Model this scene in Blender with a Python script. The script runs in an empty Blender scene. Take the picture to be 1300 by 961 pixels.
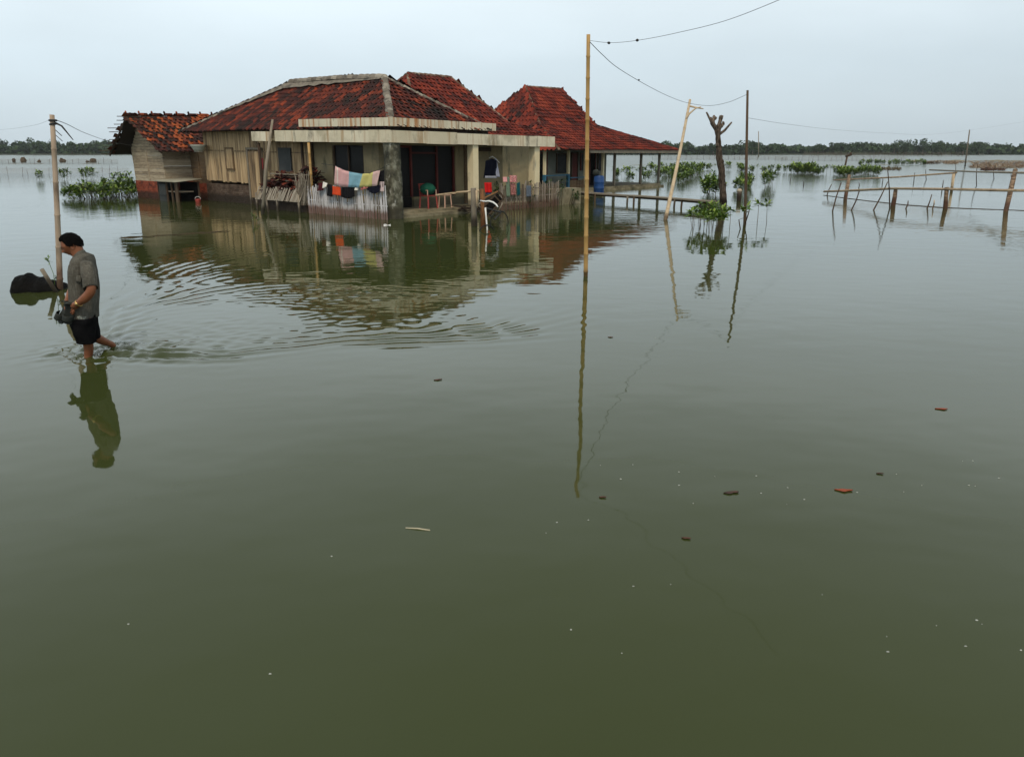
import bpy, bmesh, math, random
import numpy as np
from mathutils import Vector, Matrix, noise
S = bpy.context.scene
R = math.radians
random.seed(7)
# ------------------------------------------------------------ camera
CAM_H = 2.1; FPX = 935.0; PITCH = R(14.6)
cd = bpy.data.cameras.new('camera'); cam = bpy.data.objects.new('camera', cd)
S.collection.objects.link(cam); S.camera = cam
cam.location = (0, 0, CAM_H); cam.rotation_euler = (R(90) - PITCH, 0, 0)
cd.sensor_fit = 'HORIZONTAL'; cd.sensor_width = 36; cd.lens = FPX * 36 / 1300
cd.shift_y = -45.5 / 1300; cd.clip_start = .05; cd.clip_end = 6000
S.render.resolution_x = 1024; S.render.resolution_y = 756
# ------------------------------------------------------------ sky and light
w = bpy.data.worlds.new('World'); S.world = w; w.use_nodes = True
nt = w.node_tree; nt.nodes.clear()
N = nt.nodes.new; L = nt.links.new
out = N('ShaderNodeOutputWorld'); bg = N('ShaderNodeBackground'); L(bg.outputs[0], out.inputs[0])
sky = N('ShaderNodeTexSky'); sky.sky_type = 'NISHITA'; sky.sun_disc = False
sky.sun_elevation = R(52); sky.sun_rotation = R(178); sky.air_density = 1; sky.dust_density = 3
tc = N('ShaderNodeTexCoord'); sep = N('ShaderNodeSeparateXYZ'); L(tc.outputs['Generated'], sep.inputs[0])
ramp = N('ShaderNodeValToRGB'); L(sep.outputs['Z'], ramp.inputs[0])
cr = ramp.color_ramp
cr.elements[0].position = 0.0; cr.elements[0].color = (5.35, 6.2, 6.7, 1)
cr.elements[1].position = 0.30; cr.elements[1].color = (7.9, 8.7, 9.0, 1)
e = cr.elements.new(0.10); e.color = (5.75, 6.7, 7.25, 1)
e = cr.elements.new(0.60); e.color = (5.2, 5.7, 5.7, 1)
e = cr.elements.new(1.0); e.color = (3.9, 4.2, 4.2, 1)
# broad soft cloud variation on the sky
mp = N('ShaderNodeMapping'); L(tc.outputs['Generated'], mp.inputs[0]); mp.inputs['Scale'].default_value = (1, 1, 3.2)
nz = N('ShaderNodeTexNoise'); L(mp.outputs[0], nz.inputs[0]); nz.inputs['Scale'].default_value = 1.7; nz.inputs['Detail'].default_value = 4
mr = N('ShaderNodeMapRange'); L(nz.outputs[0], mr.inputs[0])
mr.inputs['From Min'].default_value = .3; mr.inputs['From Max'].default_value = .7
mr.inputs['To Min'].default_value = .89; mr.inputs['To Max'].default_value = 1.09
# brighter cloud towards the west (left), darker to the east
mx = N('ShaderNodeMapRange'); L(sep.outputs['X'], mx.inputs[0])
mx.inputs['From Min'].default_value = -.7; mx.inputs['From Max'].default_value = .7
mx.inputs['To Min'].default_value = 1.07; mx.inputs['To Max'].default_value = .87
mm = N('ShaderNodeMath'); mm.operation = 'MULTIPLY'; L(mr.outputs[0], mm.inputs[0]); L(mx.outputs[0], mm.inputs[1])
vm = N('ShaderNodeVectorMath'); vm.operation = 'SCALE'; L(ramp.outputs[0], vm.inputs[0]); L(mm.outputs[0], vm.inputs['Scale'])
mix = N('ShaderNodeMix'); mix.data_type = 'RGBA'; mix.inputs[0].default_value = .93
L(sky.outputs[0], mix.inputs[6]); L(vm.outputs[0], mix.inputs[7]); L(mix.outputs[2], bg.inputs[0])
bg.inputs[1].default_value = .1
sd = bpy.data.lights.new('sun', 'SUN'); sun = bpy.data.objects.new('sun', sd); S.collection.objects.link(sun)
sd.energy = 1.4; sd.angle = R(12); sd.color = (1, .85, .66)
az = R(178); el = R(52)
dirv = Vector((math.sin(az) * math.cos(el), math.cos(az) * math.cos(el), math.sin(el)))
sun.rotation_euler = dirv.to_track_quat('Z', 'Y').to_euler(); sun.location = (30, -20, 40)
S.view_settings.view_transform = 'Standard'; S.view_settings.look = 'None'
S.view_settings.exposure = 0.32; S.view_settings.gamma = 1; S.view_settings.use_curve_mapping = False

# ------------------------------------------------------------ survey helpers
def ray(px, py):
    x = (px - 650) / FPX; v = (435 - py) / FPX
    return Vector((x, math.cos(PITCH) + v * math.sin(PITCH), -math.sin(PITCH) + v * math.cos(PITCH)))
def gp(px, py, z=0):                       # surveyed ground point
    r = ray(px, py); t = (z - CAM_H) / r.z
    return Vector((r.x * t, r.y * t, z))
def at(px, py, Y):                         # surveyed point at distance Y
    r = ray(px, py); t = Y / r.y
    return Vector((r.x * t, Y, CAM_H + r.z * t))
C0 = gp(500, 279); AL = R(139.5); AR = R(49.5)
def HW(a, b, z=0):                         # house frame: a along the long wall, b along the porch front
    return Vector((C0.x + a * math.cos(AL) + b * math.cos(AR), C0.y + a * math.sin(AL) + b * math.sin(AR), z))
def HT(a, b, z):                           # same with the settlement of the main house
    return HW(a, b, z + .0135 * a - .012 * b)
# ------------------------------------------------------------ materials
def mat(name, cols, scale=4, rough=.8, stretch=(1, 1, 1), bump=.3, rnd=.5, detail=5, streak=None, wet=None, metallic=0, bscale=None, spec=.28):
    """cols: colour stops; mixed by noise and by the per-piece random attribute"""
    m = bpy.data.materials.new(name); m.use_nodes = True
    t = m.node_tree; n = t.nodes; l = t.links; p = n['Principled BSDF']
    g = n.new('ShaderNodeNewGeometry'); ma = n.new('ShaderNodeMapping'); l.new(g.outputs['Position'], ma.inputs[0]); ma.inputs['Scale'].default_value = stretch
    no = n.new('ShaderNodeTexNoise'); l.new(ma.outputs[0], no.inputs[0]); no.inputs['Scale'].default_value = scale; no.inputs['Detail'].default_value = detail; no.inputs['Roughness'].default_value = .6
    mr = n.new('ShaderNodeMapRange'); l.new(no.outputs[0], mr.inputs[0]); mr.inputs['From Min'].default_value = .3; mr.inputs['From Max'].default_value = .7
    at_ = n.new('ShaderNodeAttribute'); at_.attribute_name = 'rnd'
    mx = n.new('ShaderNodeMix'); mx.inputs[0].default_value = rnd; l.new(mr.outputs[0], mx.inputs[2]); l.new(at_.outputs['Fac'], mx.inputs[3])
    r = n.new('ShaderNodeValToRGB'); l.new(mx.outputs[0], r.inputs[0])
    els = r.color_ramp.elements
    while len(els) < len(cols): els.new(.5)
    for i, c in enumerate(cols):
        els[i].position = .12 + .76 * i / max(1, len(cols) - 1); els[i].color = (*c, 1)
    col = r.outputs[0]
    if streak:                             # (colour, amount, stretch) stains and rust with a shape of their own
        for sc, amt, st, lo in streak:
            m2 = n.new('ShaderNodeMapping'); l.new(g.outputs['Position'], m2.inputs[0]); m2.inputs['Scale'].default_value = st
            n2 = n.new('ShaderNodeTexNoise'); l.new(m2.outputs[0], n2.inputs[0]); n2.inputs['Scale'].default_value = 1; n2.inputs['Detail'].default_value = 6; n2.inputs['Roughness'].default_value = .65
            r2 = n.new('ShaderNodeMapRange'); l.new(n2.outputs[0], r2.inputs[0]); r2.inputs['From Min'].default_value = lo; r2.inputs['From Max'].default_value = lo + .14; r2.inputs['To Max'].default_value = amt
            x = n.new('ShaderNodeMix'); x.data_type = 'RGBA'; l.new(r2.outputs[0], x.inputs[0]); l.new(col, x.inputs[6]); x.inputs[7].default_value = (*sc, 1); col = x.outputs[2]
    if wet:                                # tide mark: (height, colour)
        sp = n.new('ShaderNodeSeparateXYZ'); l.new(g.outputs['Position'], sp.inputs[0])
        ad = n.new('ShaderNodeMath'); ad.operation = 'MULTIPLY_ADD'; l.new(no.outputs[0], ad.inputs[0]); ad.inputs[1].default_value = -.35; l.new(sp.outputs['Z'], ad.inputs[2])
        r3 = n.new('ShaderNodeMapRange'); l.new(ad.outputs[0], r3.inputs[0]); r3.inputs['From Min'].default_value = wet[0] - .22; r3.inputs['From Max'].default_value = wet[0] - .1; r3.inputs['To Min'].default_value = .85; r3.inputs['To Max'].default_value = 0
        x = n.new('ShaderNodeMix'); x.data_type = 'RGBA'; l.new(r3.outputs[0], x.inputs[0]); l.new(col, x.inputs[6]); x.inputs[7].default_value = (*wet[1], 1); col = x.outputs[2]
    l.new(col, p.inputs['Base Color']); p.inputs['Roughness'].default_value = rough; p.inputs['Metallic'].default_value = metallic; p.inputs['Specular IOR Level'].default_value = spec
    if bump:
        nb = n.new('ShaderNodeTexNoise'); l.new(ma.outputs[0], nb.inputs[0]); nb.inputs['Scale'].default_value = bscale or scale * 4; nb.inputs['Detail'].default_value = 4
        b = n.new('ShaderNodeBump'); b.inputs['Strength'].default_value = bump; b.inputs['Distance'].default_value = .03; l.new(nb.outputs[0], b.inputs['Height']); l.new(b.outputs[0], p.inputs['Normal'])
    return m
ST = (3.5, 3.5, .5)
M = dict(
 tile=mat('roof_tile_clay', [(.012, .007, .006), (.035, .010, .008), (.085, .016, .010), (.24, .040, .014)], 1.1, .85, bump=.5, rnd=.6, bscale=20, streak=[((.010, .009, .007), .85, (1.6, 1.6, 1.6), .50)]),
 tile_red=mat('roof_tile_red', [(.025, .009, .008), (.11, .016, .010), (.20, .028, .014), (.27, .045, .020)], .9, .85, bump=.5, rnd=.5, bscale=20, streak=[((.016, .011, .01), .8, (1.1, 1.1, 1.1), .54)]),
 tile_old=mat('roof_tile_old', [(.015, .009, .008), (.05, .014, .010), (.17, .035, .014), (.42, .10, .025)], .9, .8, bump=.5, rnd=.7, bscale=20),
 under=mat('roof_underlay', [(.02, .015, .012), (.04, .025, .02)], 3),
 cement=mat('ridge_cement', [(.09, .075, .06), (.24, .21, .17), (.44, .40, .33)], 3, .9, bump=.6, streak=[((.045, .04, .035), .85, (3, 3, 3), .50)]),
 fascia=mat('painted_fascia', [(.58, .52, .38), (.74, .68, .53)], 1.2, .75, rnd=.5, bump=.15, streak=[((.34, .17, .05), .75, (5, 5, .25), .54), ((.10, .09, .07), .8, (2.2, 2.2, .8), .57), ((.28, .24, .15), .5, (.9, .9, .9), .50)]),
 strip=mat('painted_parapet', [(.55, .50, .38), (.68, .64, .50)], 1.2, .75, rnd=.3, bump=.15, streak=[((.36, .13, .02), .9, (7, 7, .2), .49), ((.10, .08, .05), .8, (2.5, 2.5, .6), .57)]),
 cream=mat('cream_plaster', [(.25, .20, .115), (.37, .305, .175)], .8, .85, rnd=.1, bump=.1, streak=[((.07, .08, .055), .8, (2.2, 2.2, .7), .53), ((.20, .17, .11), .6, (.8, .8, 2), .50)], wet=(.42, (.10, .09, .06))),  # plaster tone lowered to put the shade under the canopy into its colour
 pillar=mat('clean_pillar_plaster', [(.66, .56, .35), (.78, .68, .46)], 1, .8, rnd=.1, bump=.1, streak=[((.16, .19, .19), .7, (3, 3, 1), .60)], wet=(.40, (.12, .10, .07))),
 dirty=mat('mouldy_pillar_plaster', [(.04, .04, .03), (.10, .095, .065), (.28, .28, .22)], 3.2, .9, rnd=.0, bump=.6, streak=[((.62, .62, .56), .9, (7, 7, 3.5), .58), ((.02, .022, .015), .85, (2.5, 2.5, 1.3), .50)], wet=(.35, (.05, .045, .03))),
 cap=mat('old_ridge_tile', [(.06, .03, .02), (.15, .09, .06), (.30, .24, .18)], 2.5, .9, bump=.5, rnd=.5),
 plank=mat('weathered_plank', [(.15, .10, .06), (.40, .28, .155), (.56, .405, .235)], 2, .85, ST, .4, .55, streak=[((.07, .055, .035), .8, (7, 7, .4), .52)]),
 plankh=mat('weathered_hut_plank', [(.20, .155, .105), (.36, .29, .20), (.48, .40, .29)], 3, .85, (1, 1, 4), .4, .5, streak=[((.09, .07, .05), .7, (1.2, 1.2, 9), .58)]),
 plankd=mat('brown_plank', [(.09, .055, .03), (.18, .12, .065)], 3, .85, (1, 1, 4), .4, .5),
 brick=mat('old_red_brick', [(.09, .025, .016), (.25, .055, .028), (.34, .09, .045)], 4, .9, bump=.5, rnd=.4, wet=(.3, (.04, .025, .018))),
 brickd=mat('muddy_brick', [(.04, .028, .02), (.10, .065, .045), (.16, .12, .09)], 3, .9, bump=.6, rnd=.3, wet=(.3, (.03, .022, .016))),
 slab=mat('mossy_concrete', [(.09, .08, .05), (.22, .19, .12), (.32, .28, .19)], 2, .9, bump=.5, rnd=.1, streak=[((.05, .05, .03), .7, (1.5, 1.5, 1.5), .55)]),
 dark=mat('dark_interior', [(.006, .005, .005), (.012, .010, .009)], 2, .9, bump=0, spec=.05),  # near-black colour stands in for shade inside openings
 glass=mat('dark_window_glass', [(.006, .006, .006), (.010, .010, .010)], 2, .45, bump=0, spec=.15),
 redframe=mat('dark_red_frame', [(.08, .012, .010), (.15, .025, .018)], 3, .6, bump=.1),
 wood=mat('dark_timber', [(.035, .022, .014), (.10, .065, .04)], 5, .8, (3, 3, .6), .4),
 driftwood=mat('grey_timber', [(.13, .11, .085), (.30, .26, .20)], 5, .85, (3, 3, .7), .4, wet=(.22, (.04, .03, .02))),
 bamboo=mat('yellow_bamboo', [(.30, .17, .05), (.46, .28, .10), (.50, .34, .15)], 2.2, .5, (4, 4, 1), .15, .35, wet=(.12, (.06, .04, .02)), streak=[((.12, .06, .02), .7, (3, 3, 6), .62)]),
 bambood=mat('dull_bamboo', [(.16, .12, .08), (.32, .24, .16), (.42, .34, .24)], 4, .75, (3, 3, 2), .3, .3, streak=[((.08, .05, .03), .8, (3, 3, 5), .54)]),
 bamboog=mat('grey_bamboo', [(.16, .13, .10), (.32, .28, .22), (.40, .36, .30)], 3, .7, (4, 4, 1), .2, .6, wet=(.25, (.08, .05, .035))),
 bamboop=mat('pale_bamboo', [(.34, .25, .15), (.52, .40, .26), (.56, .46, .33)], 3, .6, (4, 4, 2), .2, .3, wet=(.18, (.10, .06, .03)), streak=[((.14, .08, .04), .7, (3, 3, 7), .60)]),
 fencew=mat('whitewashed_picket', [(.20, .18, .17), (.50, .50, .52), (.66, .67, .70)], 3, .85, (3, 3, 1), .2, .6, wet=(.24, (.13, .06, .04))),
 fenceb=mat('bare_picket', [(.09, .065, .05), (.22, .18, .14), (.34, .30, .27)], 3, .85, (3, 3, 1), .2, .6, wet=(.24, (.10, .05, .035))),
 bark=mat('grey_bark', [(.05, .038, .03), (.16, .12, .09), (.28, .22, .17)], 9, .9, (2, 2, .6), 1, .1, wet=(.3, (.03, .02, .014))),
 stem=mat('green_brown_stem', [(.06, .045, .025), (.13, .10, .05)], 6, .8),
 leaf=mat('mangrove_leaf', [(.035, .08, .010), (.09, .17, .020), (.20, .27, .04)], 2, .5, rnd=.8, bump=0),
 leafd=mat('dark_leaf', [(.02, .045, .015), (.045, .085, .022), (.08, .12, .03)], 2, .5, rnd=.8, bump=0),
 leaff=mat('forest_leaf', [(.014, .034, .014), (.028, .060, .022), (.055, .09, .030)], .06, .7, rnd=.6, bump=0),
 land=mat('mud_bank', [(.10, .085, .055), (.20, .17, .11)], .3, .95),
 reed=mat('dry_reed', [(.11, .065, .04), (.22, .15, .10), (.34, .27, .19)], 1, .9, rnd=.7, bump=0),
 rope=mat('black_cord', [(.02, .02, .02), (.05, .05, .05)], 5, .7, bump=0),
 tarp=mat('black_tarpaulin', [(.003, .003, .003), (.008, .007, .006)], 5, .85, bump=.6, spec=.12),
 corr=mat('corrugated_sheet', [(.22, .21, .16), (.40, .38, .30)], 3, .6, bump=.2),
 sheet=mat('grey_blue_sheet', [(.03, .034, .034), (.07, .075, .075)], 2, .8, bump=.1),
 blue=mat('blue_plastic', [(.012, .045, .15), (.02, .07, .22)], 2, .4, bump=0),
 bluep=mat('blue_paint', [(.02, .09, .16), (.04, .15, .24)], 3, .6, bump=0),
 redp=mat('red_plastic', [(.24, .035, .03), (.36, .065, .05)], 3, .4, bump=0),
 pinkp=mat('pale_pink_plastic', [(.50, .30, .22), (.58, .38, .28)], 3, .5, bump=0),
 whitem=mat('white_enamel', [(.72, .72, .70), (.82, .82, .80)], 4, .35, bump=0, streak=[((.3, .2, .1), .6, (9, 9, 9), .66)]),
 skin=mat('brown_skin', [(.17, .062, .030), (.25, .10, .05)], 9, .5, rnd=0, bump=.05),
 hair=mat('black_hair', [(.003, .0025, .0025), (.007, .006, .006)], 60, .8, rnd=0, bump=.8, spec=.08),
 shirt=mat('grey_checked_shirt', [(.060, .056, .045), (.095, .089, .073)], 12, .9, rnd=0, bump=.25, streak=[((.19, .185, .16), .5, (90, 90, 12), .52), ((.19, .185, .16), .4, (12, 12, 90), .54)]),
 hem=mat('patterned_shirt_tail', [(.05, .06, .05), (.36, .38, .34)], 55, .9, rnd=0, bump=.1),
 shorts=mat('black_shorts', [(.004, .004, .005), (.009, .009, .010)], 12, .9, spec=.05, rnd=0, bump=.4, bscale=14),
 eyeball=mat('eye_white', [(.10, .07, .06), (.16, .12, .10)], 9, .4, bump=0),
 gold=mat('gold_watch', [(.5, .32, .10), (.6, .42, .18)], 9, .3, metallic=1, bump=0),
 rubber=mat('dark_rubber', [(.008, .010, .009), (.03, .035, .03)], 14, .7, bump=.2),
 foam=mat('white_foam', [(.30, .32, .29), (.50, .52, .48)], 10, .5, bump=.3),
)
def cloth_mat(name, c, c2=None):
    return mat(name, [c, c2 or tuple(min(1, v * 1.35) for v in c)], 5, .9, rnd=0, bump=.15, spec=.05)
# ------------------------------------------------------------ mesh builder
class MB:
    def __init__(s): s.v = []; s.f = []; s.r = []; s.sm = []
    def add(s, vs, fs, rnd=None, smooth=False):
        k = len(s.v); s.v += [tuple(v) for v in vs]
        rnd = random.random() if rnd is None else rnd
        for f in fs: s.f.append(tuple(i + k for i in f)); s.r.append(rnd); s.sm.append(smooth)
        return s
    def hexa(s, p, rnd=None):              # p: 8 corners, bottom loop then top loop
        return s.add(p, [(3, 2, 1, 0), (4, 5, 6, 7), (0, 1, 5, 4), (1, 2, 6, 5), (2, 3, 7, 6), (3, 0, 4, 7)], rnd)
    def fbox(s, T, a0, a1, b0, b1, z0, z1, rnd=None):
        p = [T(a, b, z) for z in (z0, z1) for a, b in ((a0, b0), (a1, b0), (a1, b1), (a0, b1))]
        return s.hexa(p, rnd)
    def bar(s, p, q, w, h, rnd=None, up=(0, 0, 1)):
        p = Vector(p); q = Vector(q); d = (q - p).normalized(); u = Vector(up)
        x = d.cross(u)
        if x.length < .01: x = d.cross(Vector((1, 0, 0)))
        x.normalize(); y = x.cross(d).normalized(); x *= w / 2; y *= h / 2
        return s.hexa([p - x - y, p + x - y, p + x + y, p - x + y, q - x - y, q + x - y, q + x + y, q - x + y], rnd)
    def tube(s, pts, rad, n=8, rnd=None, wob=0, cap=True):
        pts = [Vector(p) for p in pts]; m = len(pts)
        if not hasattr(rad, '__len__'): rad = [rad] * m
        vs = []; ref = None
        for i, p in enumerate(pts):
            d = (pts[min(i + 1, m - 1)] - pts[max(i - 1, 0)]).normalized()
            if ref is None:
                ref = d.cross(Vector((.31, .77, .12))).normalized()
            x = (ref - d * ref.dot(d)).normalized(); ref = x; y = d.cross(x)
            for k in range(n):
                a = 2 * math.pi * k / n; rr = rad[i] * (1 + wob * random.uniform(-1, 1))
                vs.append(p + x * math.cos(a) * rr + y * math.sin(a) * rr)
        fs = [(i * n + k, i * n + (k + 1) % n, (i + 1) * n + (k + 1) % n, (i + 1) * n + k) for i in range(m - 1) for k in range(n)]
        if cap: fs += [tuple(range(n))[::-1], tuple((m - 1) * n + k for k in range(n))]
        return s.add(vs, fs, rnd, True)
    def bamboo(s, p, q, r0, r1, node=.33, n=8, bend=0, rnd=None):
        p = Vector(p); q = Vector(q); Ln = (q - p).length; k = max(2, int(Ln / node)); pts = []; rad = []
        bv = Vector((random.uniform(-1, 1), random.uniform(-1, 1), 0)).normalized() * bend
        def P(t): return p.lerp(q, t) + bv * math.sin(math.pi * t)
        for i in range(k + 1):
            t = i / k; r = r0 + (r1 - r0) * t; e = .012 / Ln
            if 0 < i < k:
                for dt, m_ in ((-e * 1.6, 1), (-e * .5, 1.13), (e * .5, 1.13), (e * 1.6, .98)):
                    pts.append(P(t + dt)); rad.append(r * m_)
            else: pts.append(P(t)); rad.append(r)
        return s.tube(pts, rad, n, rnd)
    def grid(s, fn, nu, nv, rnd=None, smooth=True):
        vs = [fn(i / nu, j / nv) for j in range(nv + 1) for i in range(nu + 1)]
        fs = [(j * (nu + 1) + i, j * (nu + 1) + i + 1, (j + 1) * (nu + 1) + i + 1, (j + 1) * (nu + 1) + i) for j in range(nv) for i in range(nu)]
        return s.add(vs, fs, rnd, smooth)
    def blob(s, c, rx, ry, rz, nu=10, nv=7, wob=.1, rnd=None, sm=True):
        c = Vector(c); vs = [c + Vector((0, 0, rz))]
        for j in range(1, nv):
            t = math.pi * j / nv
            for i in range(nu):
                a = 2 * math.pi * i / nu; k = 1 + wob * random.uniform(-1, 1)
                vs.append(c + Vector((rx * math.sin(t) * math.cos(a) * k, ry * math.sin(t) * math.sin(a) * k, rz * math.cos(t) * k)))
        vs.append(c - Vector((0, 0, rz)))
        fs = [(0, 1 + i, 1 + (i + 1) % nu) for i in range(nu)]
        for j in range(nv - 2):
            for i in range(nu):
                fs.append((1 + j * nu + i, 1 + (j + 1) * nu + i, 1 + (j + 1) * nu + (i + 1) % nu, 1 + j * nu + (i + 1) % nu))
        e = len(vs) - 1; k = 1 + (nv - 2) * nu
        fs += [(e, k + (i + 1) % nu, k + i) for i in range(nu)]
        return s.add(vs, fs, rnd, sm)
    def leaf(s, p, d, ln, wd, nrm, rnd=None, curl=.15):
        d = Vector(d).normalized(); x = d.cross(Vector(nrm))
        if x.length < .05: x = d.cross(Vector((1, .2, .1)))
        x.normalize(); n_ = x.cross(d); p = Vector(p)
        v = [p, p + d * ln * .35 + x * wd * .45 + n_ * ln * .02, p + d * ln * .75 + x * wd * .42 - n_ * ln * curl * .5, p + d * ln - n_ * ln * curl, p + d * ln * .75 - x * wd * .42 - n_ * ln * curl * .5, p + d * ln * .35 - x * wd * .45 + n_ * ln * .02]
        return s.add(v, [(0, 1, 2, 3), (0, 3, 4, 5)], rnd)
    def build(s, name, m, parent=None, solid=0):
        me = bpy.data.meshes.new(name); org = Vector((0, 0, 0))
        o = parent
        while o is not None: org += o.location; o = o.parent
        v = np.array(s.v, dtype=float).reshape(-1, 3)
        if parent is None:
            org = Vector((v[:, 0].mean(), v[:, 1].mean(), v[:, 2].min()))
        v = v - np.array(org)
        me.from_pydata(v.tolist(), [], s.f); me.materials.append(m if not isinstance(m, str) else M[m])
        a = me.attributes.new('rnd', 'FLOAT', 'FACE'); a.data.foreach_set('value', s.r)
        me.polygons.foreach_set('use_smooth', s.sm)
        me.validate(); me.update()
        ob = bpy.data.objects.new(name, me); S.collection.objects.link(ob)
        if parent is None: ob.location = org
        else: ob.parent = parent
        if solid:
            md = ob.modifiers.new('thickness', 'SOLIDIFY'); md.thickness = solid
        return ob
def tag(o, label=None, cat=None, group=None, kind=None):
    for k, v in (('label', label), ('category', cat), ('group', group), ('kind', kind)):
        if v: o[k] = v
    return o
def thing(name, loc, label, cat, group=None):
    o = bpy.data.objects.new(name, None); S.collection.objects.link(o); o.location = loc; o.empty_display_size = .2
    return tag(o, label, cat, group)
def dup(root, loc, rz=0, sc=1, label=None):
    r = root.copy(); S.collection.objects.link(r); r.location = loc; r.rotation_euler = (0, 0, rz); r.scale = (sc, sc, sc)
    if label: r['label'] = label
    for ch in root.children:
        c = ch.copy(); S.collection.objects.link(c); c.parent = r
        for g in ch.children:
            d = g.copy(); S.collection.objects.link(d); d.parent = c
    return r
U = random.uniform

# ============================================================ WATER
def lines(lo, hi, segs):
    """graded coordinate lines: dense between the breakpoints given in segs"""
    out_ = []
    for a, b, st in segs:
        out_ += list(np.arange(a, b - 1e-6, st))
    return np.array([lo] + out_ + [hi])
X = lines(-1200, 1200, [(-1100, -300, 200), (-300, -60, 40), (-60, -16, 4), (-16, -9, .35), (-9, 4.5, .045), (4.5, 12, .35), (12, 60, 4), (60, 300, 40), (300, 1200, 300)])
Y = lines(-60, 700, [(-59, 3, 6), (3, 5.8, .3), (5.8, 22.5, .05), (22.5, 30, .35), (30, 60, 3), (60, 300, 30), (300, 650, 100)])
XX, YY = np.meshgrid(X, Y)
ZZ = np.zeros_like(XX)
ix = (X > -9.1) & (X < 4.6); iy = (Y > 5.7) & (Y < 22.6)
sub = np.ix_(iy, ix); x_ = XX[sub]; y_ = YY[sub]; h = np.zeros_like(x_)
trail = [gp(114, 448), gp(330, 408), gp(480, 368), gp(590, 338), gp(615, 325)]
pts = []
for a, b in zip(trail, trail[1:]):
    n_ = max(1, int((b - a).length / .08)); pts += [a.lerp(b, k / n_) for k in range(n_)]
def warp(f, sd):
    r2 = random.Random(sd); o = np.zeros_like(x_)
    for k in range(9):
        th = r2.uniform(0, 6.28); kk = f * r2.uniform(.5, 1.8); o += np.sin(kk * (x_ * math.cos(th) + y_ * math.sin(th)) + r2.uniform(0, 6.28))
    return o / 3
xw = x_ + .10 * warp(1.6, 1) + .025 * warp(6, 2); yw = y_ + .12 * warp(1.6, 3) + .03 * warp(6, 4)
gate = np.clip(.75 + .55 * warp(1.1, 5) + .3 * warp(3.0, 6), .12, 1.7)
rng = random.Random(3); dist = 0; prev = pts[0]
for i_, p in enumerate(pts):
    dist += (p - prev).length; prev = p
    tme = .15 + dist / .80; sx = .10 * math.sin(i_ * .7); step_ = .8 + .5 * math.sin(dist * 9.5)      # footsteps push in pulses
    rr = np.hypot(xw - p.x - sx * .4, yw - p.y + sx * .4); rc = .58 * tme; wd = .17 + .05 * tme; lam = .21 + .010 * tme
    A = .0034 * math.exp(-tme / 6.5) * step_ * rng.uniform(.6, 1.4)
    h += A * np.exp(-((rr - rc) / wd) ** 2) * np.cos(2 * math.pi * (rr - rc) / lam) / np.sqrt(.25 + rr)
axd = (trail[3] - trail[0]).normalized(); sa = (x_ - trail[0].x) * axd.x + (y_ - trail[0].y) * axd.y; pa = -(x_ - trail[0].x) * axd.y + (y_ - trail[0].y) * axd.x
fine = np.zeros_like(x_)
for k in range(46):
    th = rng.uniform(0, 6.28); kk = rng.uniform(22, 58); fine += np.cos(kk * (xw * math.cos(th) + yw * math.sin(th)) + rng.uniform(0, 6.28)) * 30 / kk
spread = .30 + .40 * np.clip(sa, 0, 9)
h += .0019 * fine / math.sqrt(46) * 1.5 * np.exp(-(pa / spread) ** 2) * np.clip(sa + .5, 0, 1) * np.exp(-np.clip(sa, 0, 20) / 6.5)
# churned water close to the legs
fx, fy = trail[0].x, trail[0].y
for (cx, cy, s_, A, n_) in ((fx + .25, fy + .15, .45, .010, 22), (fx, fy, .22, .012, 12), (fx + 1.0, fy + .35, .7, .0040, 26), (fx + 2.2, fy + .8, .9, .0026, 26)):
    g_ = np.exp(-(((x_ - cx) / (s_ * 1.5)) ** 2 + ((y_ - cy) / s_) ** 2)); acc = np.zeros_like(x_)
    for k in range(n_):
        th = rng.uniform(0, 6.28); kk = rng.uniform(18, 45)
        acc += np.cos(kk * (x_ * math.cos(th) + y_ * math.sin(th)) + rng.uniform(0, 6.28))
    h += A * g_ * acc / math.sqrt(n_)
edge = np.clip((x_ + 9) / 1.5, 0, 1) * np.clip((1.3 - x_) / 2.4, 0, 1) * np.clip((y_ - 5.8) / .5, 0, 1) * np.clip((22.5 - y_) / 3, 0, 1)
ZZ[sub] = h * edge * gate
nx = len(X); ny = len(Y)
me = bpy.data.meshes.new('water')
co = np.stack([XX.ravel(), YY.ravel(), ZZ.ravel()], 1)
I = (np.arange(ny - 1)[:, None] * nx + np.arange(nx - 1)[None, :]).ravel()
F4 = np.stack([I, I + 1, I + nx + 1, I + nx], 1)
me.vertices.add(len(co)); me.vertices.foreach_set('co', co.ravel())
me.loops.add(F4.size); me.loops.foreach_set('vertex_index', F4.ravel())
me.polygons.add(len(F4)); me.polygons.foreach_set('loop_start', np.arange(0, F4.size, 4)); me.polygons.foreach_set('loop_total', np.full(len(F4), 4))
me.update(calc_edges=True); me.validate(); me.polygons.foreach_set('use_smooth', [True] * len(F4))
water = bpy.data.objects.new('water', me); S.collection.objects.link(water); water['kind'] = 'structure'
m = bpy.data.materials.new('flood_water'); m.use_nodes = True; t = m.node_tree; n = t.nodes; l = t.links; p = n['Principled BSDF']
g = n.new('ShaderNodeNewGeometry')
def wn(scale, stretch, det, rot=0):
    ma = n.new('ShaderNodeMapping'); l.new(g.outputs['Position'], ma.inputs[0]); ma.inputs['Scale'].default_value = stretch; ma.inputs['Rotation'].default_value = (0, 0, rot)
    a = n.new('ShaderNodeTexNoise'); l.new(ma.outputs[0], a.inputs[0]); a.inputs['Scale'].default_value = scale; a.inputs['Detail'].default_value = det
    return a.outputs[0]
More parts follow.
